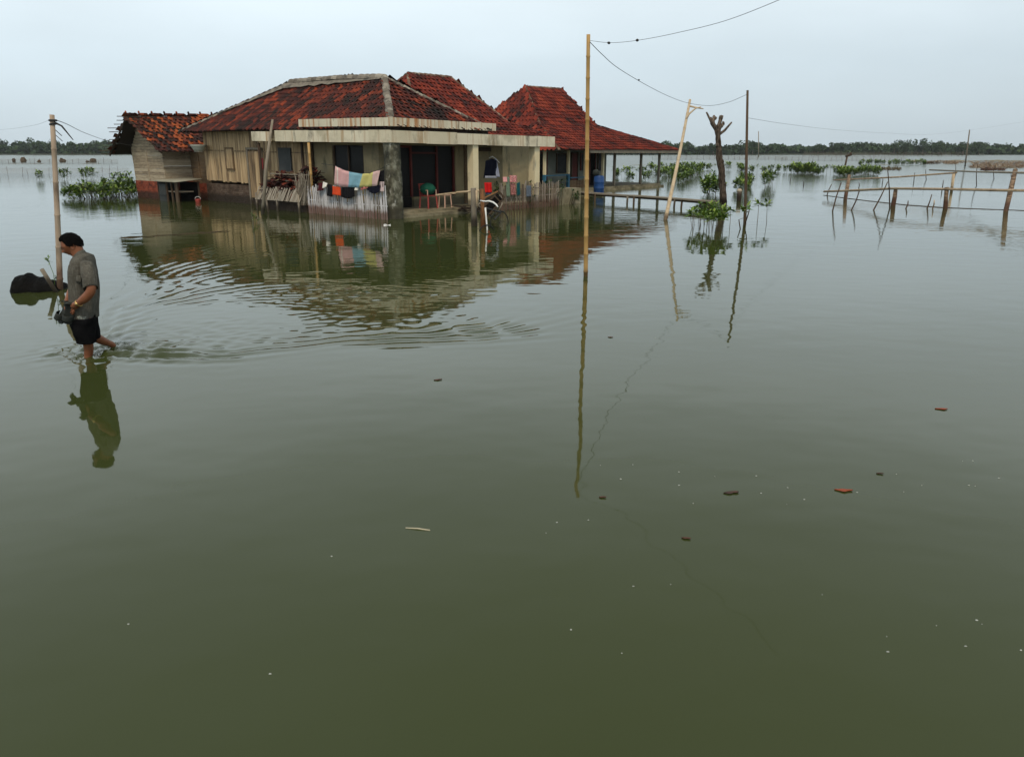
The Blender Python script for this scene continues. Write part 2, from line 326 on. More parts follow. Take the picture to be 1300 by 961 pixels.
def mth(op, a, b, c=None):
    k = n.new('ShaderNodeMath'); k.operation = op
    for i, v in enumerate((a, b, c)):
        if v is None: continue
        if isinstance(v, (int, float)): k.inputs[i].default_value = v
        else: l.new(v, k.inputs[i])
    return k.outputs[0]
spz = n.new('ShaderNodeSeparateXYZ'); l.new(g.outputs['Position'], spz.inputs[0])
# ripples grow from almost nothing near the camera to a light breeze texture further out
far = n.new('ShaderNodeMapRange'); l.new(spz.outputs['Y'], far.inputs[0]); far.inputs['From Min'].default_value = 8; far.inputs['From Max'].default_value = 26; far.inputs['To Min'].default_value = .10; far.inputs['To Max'].default_value = 1
patch = n.new('ShaderNodeMapRange'); l.new(wn(.16, (1, 1.6, 1), 3), patch.inputs[0]); patch.inputs['From Min'].default_value = .42; patch.inputs['From Max'].default_value = .62; patch.inputs['To Min'].default_value = .35; patch.inputs['To Max'].default_value = 1.2
small = mth('MULTIPLY', mth('MULTIPLY', wn(2.6, (.8, 1.7, 1), 2, .2), far.outputs[0]), patch.outputs[0])
big = mth('MULTIPLY', wn(1.1, (1, 1.5, 1), 2, -.3), 1.0)
hh = mth('ADD', small, big)
bm_ = n.new('ShaderNodeBump'); bm_.inputs['Strength'].default_value = 1; bm_.inputs['Distance'].default_value = .006; l.new(hh, bm_.inputs['Height']); l.new(bm_.outputs[0], p.inputs['Normal'])
mixc = n.new('ShaderNodeMix'); mixc.data_type = 'RGBA'; l.new(wn(.35, (.5, 1.6, 1), 6, .15), mixc.inputs[0])
mixc.inputs[6].default_value = (.036, .047, .013, 1); mixc.inputs[7].default_value = (.046, .058, .018, 1)
l.new(mixc.outputs[2], p.inputs['Base Color']); rg0 = n.new('ShaderNodeMapRange'); l.new(spz.outputs['Y'], rg0.inputs[0]); rg0.inputs['From Min'].default_value = 18; rg0.inputs['From Max'].default_value = 110; rg0.inputs['To Min'].default_value = .03; rg0.inputs['To Max'].default_value = .26; l.new(rg0.outputs[0], p.inputs['Roughness']); p.inputs['IOR'].default_value = 1.333
me.materials.append(m)
# low drowned ground under the settlement and the far shore
sh = MB()
def shore_z(x, y): return -.6 + 1.1 * max(0, min(1, (y - 390) / 12)) + .15 * math.sin(x * .05) + .1 * math.sin(x * .21)
sh.grid(lambda u, v: Vector((-900 + 1900 * u, 380 + 200 * v + 20 * math.sin(u * 31), shore_z(-900 + 1900 * u, 380 + 200 * v))), 160, 8)
tag(sh.build('far_shore', mat('dark_shore_mud', [(.022, .028, .014), (.04, .045, .022)], .3, .95, bump=0)), kind='structure')

# ============================================================ ROOF TOOLS
def tile_face(mb, poly, eave, tw=.22, tl=.25, seed=0, miss=0):
    """covers a planar roof polygon with overlapping curved clay tiles; eave = direction along the eave"""
    rg = random.Random(seed); poly = [Vector(p) for p in poly]; e = (Vector(eave)).normalized()
    nrm = Vector((0, 0, 0))
    for i in range(1, len(poly) - 1): nrm += (poly[i] - poly[0]).cross(poly[i + 1] - poly[0])
    nrm.normalize()
    if nrm.z < 0: nrm = -nrm
    s = nrm.cross(e).normalized()
    if s.z < 0: s = -s
    e = (e - nrm * e.dot(nrm)).normalized(); o = poly[0]
    P2 = [((p - o).dot(e), (p - o).dot(s)) for p in poly]
    def inside(x, y):
        c = False; j = len(P2) - 1
        for i in range(len(P2)):
            (xi, yi), (xj, yj) = P2[i], P2[j]
            if (yi > y) != (yj > y) and x < (xj - xi) * (y - yi) / (yj - yi) + xi: c = not c
            j = i
        return c
    x0 = min(p[0] for p in P2); x1 = max(p[0] for p in P2); y0 = min(p[1] for p in P2); y1 = max(p[1] for p in P2)
    prof = [(-.56, .010), (-.3, .028), (-.08, .024), (.12, 0), (.32, -.006), (.56, .004)]
    ph = [rg.uniform(0, 6) for _ in range(4)]
    for r in range(int((y1 - y0) / tl) + 1):
        off = (r % 2) * tw * .5
        for c in range(int((x1 - x0) / tw) + 2):
            cx = x0 + c * tw + off; cy = y0 + (r + .5) * tl
            if not inside(cx, cy) or rg.random() < miss: continue
            sagz = -.035 * (math.sin(cx * .9 + ph[0]) + math.sin(cy * 1.3 + ph[1])) * .5
            jx = rg.gauss(0, .008); jy = rg.gauss(0, .012); tw2 = rg.gauss(0, .06); lift = abs(rg.gauss(0, .006)); v = []
            if rg.random() < .05: jy -= rg.uniform(.02, .09); jx += rg.gauss(0, .02); tw2 += rg.gauss(0, .16); lift += .012
            for t_, hz in ((-.66, .040), (.66, .004)):
                for k, (px_, pz_) in enumerate(prof):
                    v.append(o + e * (cx + jx + px_ * tw * 1.06 + tw2 * t_ * tl) + s * (cy + jy + t_ * tl - .02 * (k % 5)) + nrm * (pz_ + hz + lift + sagz))
            for k, (px_, pz_) in enumerate(prof):
                v.append(v[k] - nrm * .02)
            fs = [(k, k + 1, k + 7, k + 6) for k in range(5)] + [(k + 12, k + 13, k + 1, k) for k in range(5)]
            mb.add(v, fs, rg.random())
def underlay(mb, poly, d=.03, th=.04):
    poly = [Vector(p) for p in poly]; nrm = Vector((0, 0, 0))
    for i in range(1, len(poly) - 1): nrm += (poly[i] - poly[0]).cross(poly[i + 1] - poly[0])
    nrm.normalize()
    if nrm.z < 0: nrm = -nrm; poly = poly[::-1]
    k = len(poly); v = [p - nrm * d for p in poly] + [p - nrm * (d + th) for p in poly]
    mb.add(v, [tuple(range(k)), tuple(range(2 * k - 1, k - 1, -1))] + [((i + 1) % k, i, k + i, k + (i + 1) % k) for i in range(k)])
def ridge(mb, p, q, r=.11, step=.28, wid=1.0, lump=.12):
    """half round ridge tiles bedded in cement along an edge"""
    p = Vector(p); q = Vector(q); Ln = (q - p).length; k = max(1, int(Ln / step)); d = (q - p).normalized()
    x = d.cross(Vector((0, 0, 1))).normalized(); y = x.cross(d)
    if y.z < 0: y = -y
    for i in range(k):
        a = p.lerp(q, i / k); b = p.lerp(q, (i + 1.1) / k); v = []
        for (c_, rr, up) in ((a, r * U(1.0, 1.1), .03), (b, r * U(.9, 1), .015)):
            for j in range(7):
                an = math.pi * j / 6
                v.append(c_ + x * math.cos(an) * rr * wid * (1 + U(-lump, lump) * .4) + y * (math.sin(an) * rr + up - .06))
        mb.add(v, [(j, j + 1, j + 8, j + 7) for j in range(6)] + [(6, 5, 4, 3, 2, 1, 0), (7, 8, 9, 10, 11, 12, 13)], None, False)
def boards(mb, T, u0, u1, z0, z1, n_, fix, axis='a', th=.03, jag=.03, gap=.006, top=None):
    """upright boards side by side on the plane b=fix (axis a) or a=fix (axis b)"""
    us = [u0]
    for i in range(n_): us.append(us[-1] + U(.7, 1.3))
    k = (u1 - u0) / (us[-1] - u0); us = [u0 + (u - u0) * k for u in us]
    for i in range(n_):
        a0, a1 = us[i] + gap, us[i + 1] - gap; d = fix + U(-.008, .008)
        zb = z0 + U(-jag, jag); zt = (top(us[i]) if top else z1)
        if axis == 'a': mb.fbox(T, a0, a1, d, d + th, zb, zt)
        else: mb.fbox(T, d, d + th, a0, a1, zb, zt)
def hboards(mb, T, u0, u1, z0, z1, hgt, fix, axis='a', th=.025, lim=None):
    z = z0
    while z < z1:
        h_ = hgt * U(.8, 1.2); zt = min(z + h_ - .008, z1); d = fix + U(-.006, .006)
        a0, a1 = (lim(z) if lim else (u0, u1))
        a0 += U(-.02, .02); a1 += U(-.02, .02)
        if a1 - a0 > .05 or a0 - a1 > .05:
            if axis == 'a': mb.fbox(T, a0, a1, d, d + th, z, zt)
            else: mb.fbox(T, d, d + th, a0, a1, z, zt)
        z += h_
def bricks(mb, T, u0, u1, z0, z1, fix, axis='a', th=.1, bw=.24, bh=.075):
    """courses of bricks standing slightly proud of a mortar core"""
    if axis == 'a': mb.fbox(T, u0, u1, fix + .012, fix + th, z0, z1, .1)
    else: mb.fbox(T, fix + .012, fix + th, u0, u1, z0, z1, .1)
    r = 0; z = z0
    while z < z1 - .02:
        u = u0 + .003 - (bw / 2 if r % 2 else 0)
        while u < u1 - .02:
            a0 = max(u, u0 + .003); a1 = min(u + bw - .014, u1 - .003); zt = min(z + bh - .012, z1 - .003)
            if a1 - a0 > .02:
                d = fix + U(-.006, .006)
                if axis == 'a': mb.fbox(T, a0, a1, d, d + .05, z + .002, zt)
                else: mb.fbox(T, d, d + .05, a0, a1, z + .002, zt)
            u += bw
        z += bh; r += 1

# ============================================================ MAIN HOUSE
house = thing('house', HW(4, 3, 0), 'large flooded house with hipped dark red tile roof, plank side wall and flat cream canopy', 'house')
A_, B_, D_ = HT(13.9, .25, 2.72), HT(.45, .45, 2.86), HT(.45, 5.15, 2.90)
E1, E2 = HT(3.25, 2.6, 4.60), HT(8.95, 2.6, 4.66)
Ab = HT(13.9, 5.15, 2.72)
front = [A_, B_, E1, E2]; right = [B_, D_, E1]; left = [Ab, A_, E2]; back = [D_, Ab, E2, E1]
rf = MB()
for i, (pl, ev) in enumerate(((front, B_ - A_), (right, D_ - B_), (left, A_ - Ab), (back, Ab - D_))):
    tile_face(rf, pl, ev, seed=i + 1)
roof = rf.build('roof', 'tile', house)
ul = MB()
for pl in (front, right, left, back): underlay(ul, pl)
ul.build('roof_boarding', 'under', roof)
rg = MB()
mid = E1.lerp(E2, .5) + Vector((0, 0, .04))
ridge(rg, E2, mid, .15, .3, 1.2); ridge(rg, mid, E1, .15, .3, 1.2)
ridge(rg, E1, B_, .115, .24, 1.1, .35); ridge(rg, E1, D_, .085, .24, 1.0, .35); ridge(rg, E2, A_, .10, .3, 1.1); ridge(rg, E2, Ab, .13, .3)
# broad cement flashing under the ridge on the near side
nf = (B_ - A_).cross(E1 - A_).normalized(); nf = nf if nf.z > 0 else -nf
dn = (nf.cross((B_ - A_).normalized())); dn = dn if dn.z < 0 else -dn
def flash(P, Q, w0, w1, nseg=14):
    rg.grid(lambda u, v: P.lerp(Q, u) + dn.normalized() * (v * (w0 + (w1 - w0) * u) * (1 + .12 * math.sin(u * 40))) + nf * (.075 + .01 * math.sin(u * 55 + v * 3)), nseg, 3)
flash(E2, E1, .50, .22); flash(E2.lerp(A_, .62), E2, .12, .52)
rg.build('ridge_capping', 'cement', roof)
# plank wall on brick footing (side facing the pond)
pw = MB(); boards(pw, HT, 5.45, 13.1, .70, 2.72, 46, .8)
pw.bar(HT(5.45, .79, 1.95), HT(13.1, .79, 1.95), .02, .05)
wallw = pw.build('plank_wall', 'plank', house)
ft = MB(); bricks(ft, HW, 5.4, 13.15, -.5, .74, .78, th=.16); ft.build('brick_footing', 'brickd', house)
# back and far walls so that the house is closed
cw = MB(); cw.fbox(HT, 5.4, 13.0, .86, .92, .7, 2.66); cw.fbox(HT, 1.7, 13.0, 5.0, 5.12, -.4, 2.75); cw.fbox(HT, 12.95, 13.1, .93, 4.99, -.4, 2.66)
cw.build('rear_wall', 'plankd', house)
dr = MB(); boards(dr, HT, 8.62, 9.50, .16, 1.95, 6, .735, jag=.0, th=.035); door = dr.build('plank_door', 'plank', house)
dk = MB()
for a in (8.56, 9.54): dk.fbox(HT, a - .045, a + .045, .70, .78, -.2, 2.02)
dk.fbox(HT, 8.5, 9.6, .70, .78, 2.022, 2.10); dk.build('door_frame', 'driftwood', door)
wd = MB(); boards(wd, HT, 10.75, 11.25, 1.25, 2.02, 3, .745, jag=0); sh_ = wd.build('window_shutter', 'plank', house)
fr = MB(); fr.fbox(HT, 10.69, 11.31, .752, .79, 1.19, 1.245); fr.fbox(HT, 10.69, 11.31, .752, .79, 2.03, 2.085)
for a in (10.69, 11.26): fr.fbox(HT, a, a + .05, .75, .79, 1.247, 2.028)
fr.build('shutter_frame', 'plankd', sh_)
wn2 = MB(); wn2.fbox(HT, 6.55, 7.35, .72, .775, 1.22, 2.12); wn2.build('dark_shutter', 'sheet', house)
# cream room: long side and porch front
wl = MB()
a_w = 1.75
wl.fbox(HT, 4.30, 5.38, .95, 1.09, -.3, 2.35); wl.fbox(HT, a_w, 2.55, .95, 1.09, -.3, 2.35)
wl.fbox(HT, 2.552, 4.298, .95, 1.09, -.3, 1.0); wl.fbox(HT, 2.552, 4.298, .95, 1.09, 2.25, 2.35)
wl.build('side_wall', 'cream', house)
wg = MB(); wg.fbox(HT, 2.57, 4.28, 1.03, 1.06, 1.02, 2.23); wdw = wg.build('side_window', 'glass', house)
wf = MB()
for a in (2.56, 3.40, 4.23): wf.fbox(HT, a, a + .06, .98, 1.028, 1.02, 2.23)
wf.fbox(HT, 2.62, 4.23, .985, 1.025, 1.004, 1.05); wf.build('window_frame', 'wood', wdw)
# porch front: opening 1.35..4.5 filled by door and dark glazing
wp = MB()
wp.fbox(HT, a_w, a_w + .14, 4.55, 7.2, -.3, 2.35); wp.fbox(HT, a_w, a_w + .14, 1.092, 1.5, -.3, 2.35); wp.fbox(HT, a_w, a_w + .14, 1.502, 4.548, 2.28, 2.35)
wp.fbox(HT, a_w, a_w + .14, 2.45, 4.548, -.3, .52)
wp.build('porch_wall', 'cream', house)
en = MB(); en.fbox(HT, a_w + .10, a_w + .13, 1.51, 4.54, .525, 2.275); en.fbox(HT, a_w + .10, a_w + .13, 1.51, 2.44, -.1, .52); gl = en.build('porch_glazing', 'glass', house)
ef = MB()
for b in (1.51, 2.38, 3.62, 4.47): ef.fbox(HT, a_w + .03, a_w + .098, b, b + .07, .53, 2.27)
ef.fbox(HT, a_w + .03, a_w + .098, 1.582, 2.378, 2.2, 2.268); ef.fbox(HT, a_w + .03, a_w + .098, 2.452, 3.618, 2.0, 2.06)
ef.build('door_frame', 'redframe', gl)
vt = MB(); vt.fbox(HT, a_w - .03, a_w - .004, 5.6, 6.5, 2.12, 2.26); vt.build('wall_vent', 'wood', house)
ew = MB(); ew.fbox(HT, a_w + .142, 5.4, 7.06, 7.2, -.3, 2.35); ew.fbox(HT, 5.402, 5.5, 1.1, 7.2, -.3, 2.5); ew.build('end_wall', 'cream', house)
# canopy slab, fascia, upper parapet strip
sb = MB()
sb.fbox(HT, .14, a_w + 3, .14, 8.28, 2.36, 2.45); sb.fbox(HT, a_w + 3.002, 8.1, .14, 1.2, 2.36, 2.45)
canopy = sb.build('canopy', 'slab', house)
fa = MB()
segs = [0, 1.05, 2.3, 3.15, 4.4, 5.25, 6.35]
for s0, s1 in zip(segs, segs[1:]): fa.fbox(HT, s0 + (.13 if s0 == 0 else .004), s1, 0, .12, 2.335 + U(-.006, .006), 2.71 + U(-.02, .01))
fa.fbox(HT, 6.75, 7.9, 0, .12, 2.34, 2.68)
segs = [0, 1.5, 2.9, 4.4, 5.9, 7.2, 8.3]
for s0, s1 in zip(segs, segs[1:]): fa.fbox(HT, 0, .12, s0, s1 - .004, 2.335 + U(-.006, .006), 2.71 + U(-.01, .01))
fa.fbox(HT, .122, a_w + 3, 8.18, 8.3, 2.34, 2.70)
fa.build('canopy_fascia', 'fascia', canopy)
ps = MB()
segs = [.35, 1.5, 2.8, 4.0, 5.25]
for s0, s1 in zip(segs, segs[1:]):
    ps.fbox(HT, s0 + (.11 if s0 == .35 else .003), s1, .30, .41, 2.84, 3.10 + U(-.006, .006)); ps.fbox(HT, .35, .46, s0 - (.05 if s0 == .35 else 0), s1 - .003, 2.84, 3.10 + U(-.006, .006))
ps.build('parapet_strip', 'strip', house)
sd_ = MB(); sd_.fbox(HT, .6, 5.2, .55, .65, 2.46, 2.86); sd_.fbox(HT, .6, .7, .652, 5.1, 2.46, 2.86); sd_.build('parapet_shadow_wall', 'under', house)  # dark strip paints the shadow gap below the parapet
# stone floor
fl = MB(); fl.fbox(HW, .05, 5.3, .05, 8.15, -.5, .10); fl.fbox(HW, .5, a_w, .5, 7.8, .10, .17); fl.build('porch_floor', 'slab', house)
# pillars
def pillar(a, b, w_, name, mt, z1=2.34):
    q = MB(); q.fbox(HT, a, a + w_, b, b + w_, -.5, z1); return q.build(name, mt, house)
cp = MB()
def colp(u, v):
    z = -.5 + 2.85 * v; an = u * 2 * math.pi; k = .20 if z > 1.45 else .215
    k *= 1 + .02 * math.sin(7 * an + z * 9)
    c, s = math.cos(an), math.sin(an); q = k / max(abs(c), abs(s)) ** .82
    return HT(.24 + q * c, .24 + q * s, z)
cp.grid(colp, 24, 30); cp.build('mouldy_pillar', 'dirty', house)
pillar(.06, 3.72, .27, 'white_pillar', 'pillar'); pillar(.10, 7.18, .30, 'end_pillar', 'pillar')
bk = MB()
bk.tube([HT(5.3, .4, -.3), HT(5.3, .4, 2.36)], .05, 8); bk.build('prop_post', 'wood', house)
# water basin hung below the eave at the hut
# ============================================================ SECOND HOUSE (steep roof seen behind)
def joglo(name, ridge_a, ridge_b, mids, eaves, label, tile, seed):
    """ridge_a/b: ridge ends; mids/eaves: 4 corners each (near-left, near-right, far-right, far-left)"""
    root = thing(name, (sum(eaves, Vector()) / 4) * 1.0, label, 'house'); root.location.z = 0
    mb = MB(); ulb = MB(); rb = MB()
    nl, nr, fr_, fl_ = mids
    faces = [([nl, nr, ridge_b, ridge_a], nr - nl), ([nr, fr_, ridge_b], fr_ - nr), ([fr_, fl_, ridge_a, ridge_b], fl_ - fr_), ([fl_, nl, ridge_a], nl - fl_)]
    for i in range(4):
        j = (i + 1) % 4; faces.append(([eaves[i], eaves[j], mids[j], mids[i]], eaves[j] - eaves[i]))
    for k, (pl, ev) in enumerate(faces): tile_face(mb, pl, ev, .24, .27, seed + k); underlay(ulb, pl)
    rf_ = mb.build('roof', tile, root); ulb.build('roof_boarding', 'under', rf_)
    ridge(rb, ridge_a, ridge_b, .09, .3)
    for i, top in ((0, ridge_a), (1, ridge_b), (2, ridge_b), (3, ridge_a)): ridge(rb, top, mids[i], .07, .28); ridge(rb, mids[i], eaves[i], .06, .3)
    rb.build('ridge_capping', 'cap', rf_)
    return root
def hz(px, py, a, b):                         # height of pixel row over a point of the house frame
    P_ = HW(a, b); return at(px, py, P_.y).z
ra, rb_ = HW(7.2, 7.6), HW(7.2, 10.4)
def atH(px, py, Yv): return at(px, py, Yv)
dirb = Vector((math.cos(AR), math.sin(AR), 0)); dira = Vector((math.cos(AL), math.sin(AL), 0))
def bsolve(px, a, b=-5.0):
    """b on the house frame line a=const seen in survey direction px"""
    hi = 60.0
    for _ in range(50):
        m_ = (b + hi) / 2; P_ = HW(a, m_)
        if P_.x / P_.y < (px - 650) / FPX / (math.cos(PITCH) + .27 * math.sin(PITCH)): b = m_
        else: hi = m_
    return b
def at_ab(px, py, a): 
    P_ = HW(a, bsolve(px, a)); return at(px, py, P_.y)
def rect(a0, a1, b0, b1, z): return [HW(a0, b0, z), HW(a0, b1, z), HW(a1, b1, z), HW(a1, b0, z)]
A2 = 6.8
R1 = at_ab(521, 93, A2); R2 = at_ab(574, 98, A2); zr = (R1.z + R2.z) / 2
b1_, b2_ = bsolve(521, A2), bsolve(574, A2); R1 = HW(A2, b1_, R1.z); R2 = HW(A2, b2_, R2.z)
mids = rect(A2 - 2.3, A2 + 2.3, b1_ - 1.9, b2_ + 1.3, 3.35)
eav = rect(A2 - 3.6, A2 + 3.6, b1_ - 3.0, b2_ + 2.7, 2.72)
house2 = joglo('house', R1, R2, mids, eav, 'middle house, mostly hidden, with steep red roof rising behind the long hipped roof', 'tile_red', 40)
q = MB()
e0 = rect(A2 - 3.0, A2 + 3.0, b1_ - 2.4, b2_ + 2.2, 0)
q.hexa([v + Vector((0, 0, -.3)) for v in e0] + [v + Vector((0, 0, 2.68)) for v in e0]); q.build('wall', 'cream', house2)

# ============================================================ THIRD HOUSE (red joglo roof and open veranda)
def H3(a, b, z=0): return HW(a, b, z)
EZ = 2.17
eav3 = [H3(3.75, 13.6, EZ), H3(3.75, 25.6, EZ - .03), H3(13.5, 25.6, EZ), H3(13.5, 13.6, EZ)]
A3 = 8.6; bt1, bt2 = bsolve(667.5, A3), bsolve(711, A3)
T1 = HW(A3, bt1, at_ab(667.5, 110, A3).z); T2 = HW(A3, bt2, at_ab(711, 113, A3).z)
am = 6.3; bm0, bm1 = bsolve(685, am), bsolve(757, am); zm = at_ab(757, 160, am).z
mids3 = rect(am, 2 * A3 - am, bm0, bm1, zm)
print('house3', A3, bt1, bt2, T1.z, T2.z, 'mid', bm0, bm1, zm)
house3 = joglo('house', T1, T2, mids3, eav3, 'far right house with tall flaring bright red roof and open veranda posts', 'tile_red', 70)
q = MB(); q.bar(eav3[0] - Vector((0, 0, .1)) + dirb * 2.5, eav3[1] - Vector((0, 0, .1)), .04, .17); q.bar(eav3[1] - Vector((0, 0, .1)), eav3[2] - Vector((0, 0, .1)), .04, .17)
q.build('eave_board', 'driftwood', house3)
w3 = MB(); w3.fbox(H3, 5.9, 6.0, 13.9, 20.9, -.3, 2.3, .3); w3.fbox(H3, 6.0, 12.5, 20.8, 20.9, -.3, 2.3, .3); w3.fbox(H3, 6.0, 12.5, 13.9, 14.0, -.3, 2.3, .3)
w3.build('wall', mat('pale_blue_plaster', [(.14, .15, .13), (.24, .25, .21)], 1.2, .85, rnd=0, bump=.1), house3)
def w3open(b0, b1, z0, z1, nm, mt, fm):
    q = MB(); q.fbox(H3, 5.855, 5.89, b0, b1, z0, z1); o = q.build(nm, mt, house3)
    f = MB()
    for b in (b0 - .06, b1): f.fbox(H3, 5.82, 5.888, b, b + .06, z0, z1)
    f.fbox(H3, 5.82, 5.888, b0 - .06, b1 + .06, z1 + .002, z1 + .06); f.build(nm + '_frame', fm, o); return o
w3open(14.3, 15.3, .1, 1.95, 'door', 'dark', 'redframe')  # near-black sheet painted as the unlit doorway
w3open(16.2, 17.0, .95, 1.9, 'window', 'glass', 'wood')
w3open(17.5, 18.0, .1, 1.95, 'door', 'redframe', 'wood')
w3open(18.35, 18.95, 1.05, 1.9, 'window', 'glass', 'redframe')
w3open(19.2, 19.7, .1, 1.95, 'door', 'dark', 'redframe')  # another doorway whose shade is a near-black sheet
w3open(20.0, 20.5, 1.0, 1.9, 'window', 'glass', 'wood')
t3 = MB(); t3.fbox(H3, 4.7, 12.5, 13.8, 25.0, -.5, .20); t3.fbox(H3, 4.5, 4.698, 13.7, 25.1, -.5, .10); t3.build('veranda_floor', 'slab', house3)
t4 = MB(); bricks(t4, H3, 21.1, 25.1, .2, .62, 9.0, axis='b', th=.14); t4.build('low_brick_wall', 'brick', house3)
bluem = M['bluep']
for i, b in enumerate((13.75, 15.7, 17.2, 18.85, 20.0, 22.8, 24.9)):
    q = MB(); q.fbox(H3, 4.75, 4.87, b, b + .12, .1, EZ - .06); pst = q.build('veranda_post', 'pillar' if i < 4 else 'driftwood', house3)
    if i < 2:
        q = MB(); q.fbox(H3, 4.744, 4.876, b - .006, b + .126, .1, .95); q.build('blue_post_base', bluem, pst)
for b in (22.8, 24.9):
    q = MB(); q.fbox(H3, 9.9, 10.0, b, b + .1, .1, EZ - .06); q.build('veranda_post', 'wood', house3)
rl = MB(); rl.bar(H3(4.8, 13.9, .9), H3(4.8, 15.7, .9), .05, .05); rl.bar(H3(4.8, 15.85, .75), H3(4.8, 17.2, .75), .05, .04); rl.build('veranda_rail', 'bluep', house3)
bp = MB(); boards(bp, H3, 15.85, 17.15, .1, .62, 9, 4.78, axis='b'); bp.build('plank_screen', 'plankd', house3)

# ============================================================ HUT
hut = thing('hut', HW(16.2, 1, 0), 'small plank hut on red brick footing with ragged orange tile roof, left of the house', 'hut')
lean = .035
def HH(a, b, z): return HW(a, b, z) + Vector((-lean * z * .9, 0, 0))
w4 = MB()
def gl_lim(z):
    k = max(0, (z - 2.15) / (3.5 - 2.15)); return (14.72 + 1.48 * k, 17.70 - 1.45 * k)
hboards(w4, HH, 14.72, 17.7, .78, 3.35, .13, -.2, lim=gl_lim)
w4.fbox(HH, 16.2, 16.24, -.225, -.20, .8, 2.1)
w4.build('gable_wall', 'plankh', hut)
w5 = MB(); hboards(w5, HH, -.2, 3.6, .78, 2.1, .13, 14.72, axis='b'); hboards(w5, HH, -.2, 3.6, .78, 2.1, .13, 17.66, axis='b'); hboards(w5, HH, 14.75, 17.65, .1, 2.4, .15, 3.6); w5.build('side_wall', 'plankh', hut)
w6 = MB(); bricks(w6, HH, 14.70, 17.72, -.5, .78, -.23, th=.14); w6.fbox(HH, 14.7, 14.84, -.08, 3.5, -.5, .78); w6.build('brick_footing', 'brick', hut)
w7 = MB(); hboards(w7, HH, 13.15, 14.68, .72, 2.25, .16, 1.0); w7.fbox(HH, 13.9, 13.97, .96, 1.0, .7, 2.25); lw = w7.build('link_wall', 'plankd', hut)
w8 = MB(); bricks(w8, HH, 13.15, 14.68, -.5, .72, .98, th=.14); w8.build('link_footing', 'brick', hut)
ap0, ap1 = HH(16.2, -.95, 3.58), HH(16.1, 4.6, 3.72)
el0, el1 = HH(18.5, -.9, 2.0), HH(18.5, 4.6, 2.1); er0, er1 = HH(14.2, -.55, 2.12), HH(13.6, 4.6, 2.15)
rt = MB(); tile_face(rt, [er0, er1, ap1, ap0], er1 - er0, .22, .24, 90, .03); tile_face(rt, [el0, el1, ap1, ap0], el1 - el0, .22, .24, 91, .05)
hr = rt.build('roof', 'tile_old', hut); ub = MB(); underlay(ub, [er0 + dirb * .1, er1, ap1, ap0 + dirb * .1], .07, .02); underlay(ub, [el0 + dirb * .25, el1, ap1, ap0 + dirb * .12], .07, .02); ub.build('roof_boarding', 'under', hr)
bt = MB()
for k in range(11):                                  # battens poking out past the verge
    f = k / 10
    p0 = el0.lerp(ap0, f) - Vector((0, 0, .06)) - dirb * U(.05, .5); p1 = el1.lerp(ap1, f) - Vector((0, 0, .06)); bt.bar(p0, p1, .04, .03)
    p0 = er0.lerp(ap0, f) - Vector((0, 0, .06)) - dirb * U(.0, .12); p1 = er1.lerp(ap1, f) - Vector((0, 0, .06)); bt.bar(p0, p1, .04, .03)
for b in (.02, .2, .55, .9):
    bt.bar(el0.lerp(el1, b) - Vector((0, 0, .12)) + dira * .15, ap0.lerp(ap1, b) - Vector((0, 0, .1)), .05, .07); bt.bar(er0.lerp(er1, b) - Vector((0, 0, .12)), ap0.lerp(ap1, b) - Vector((0, 0, .1)), .05, .07)
bt.build('roof_batten', 'wood', hr)
rc = MB()
for k in range(10):
    p0 = ap0.lerp(ap1, k / 10 + .02); rc.tube([p0 + Vector((0, 0, .03)), p0 + dirb * .36 + Vector((0, 0, .05))], [.07, .055], 7)
    rc.blob(p0 + Vector((0, 0, .12)), .05, .05, .07, 6, 4)
rc.build('ridge_capping', 'tile_old', hr)
basin = MB()
bc = at(252, 187, HW(13.3, -.05).y)
def bas(u, v):
    r_ = .16 + .14 * v; return bc + Vector((r_ * math.cos(6.283 * u) * 1.15, r_ * math.sin(6.283 * u), -.17 + .26 * v))
basin.grid(bas, 16, 4); basin.add([bas(i / 16, 0) for i in range(16)], [tuple(range(16))])
tag(basin.build('basin', mat('pale_enamel', [(.30, .32, .28), (.42, .44, .40)], 4, .5, bump=0), solid=.012), 'pale washbasin hung upside under the eave between hut and house', 'basin')

# lean-to shelter between hut and house
lt = thing('lean_to', HW(13.6, -.2), 'low grey shelter with corrugated sheet roof beside the brick hut wall', 'shelter')
q = MB()
q.grid(lambda u, v: HW(14.75 - 1.95 * u, -.75 + 1.2 * v, .84 + .10 * v + .018 * math.sin(u * 2 * math.pi * 16)), 128, 2); q.build('corrugated_roof', 'corr', lt, solid=.01)
q = MB(); q.fbox(HW, 14.62, 14.66, -.6, .2, -.3, .80); q.fbox(HW, 14.0, 14.6, -.62, -.59, -.3, .72); q.fbox(HW, 14.0, 14.6, -.645, -.622, .25, .30); q.build('side_panel', 'sheet', lt)
for a, b in ((14.68, -.62), (13.9, -.62), (13.45, -.62), (12.95, -.62), (12.95, .3)):
    q = MB(); q.fbox(HW, a, a + .06, b, b + .06, -.4, .82); q.build('post', 'wood', lt)
q = MB(); q.fbox(HW, 13.0, 13.95, -.55, .1, .40, .44); q.build('shelf', 'driftwood', lt)
q = MB(); q.fbox(HW, 12.96, 14.6, .32, .35, -.3, .8); q.build('dark_backing', 'dark', lt)  # black sheet paints the dark inside of the shelter
q = MB(); q.fbox(HW, 13.02, 13.3, -.555, -.53, -.3, .78); q.build('added_shade_panel', 'wood', lt)  # added panel, put in to darken the shelter interior

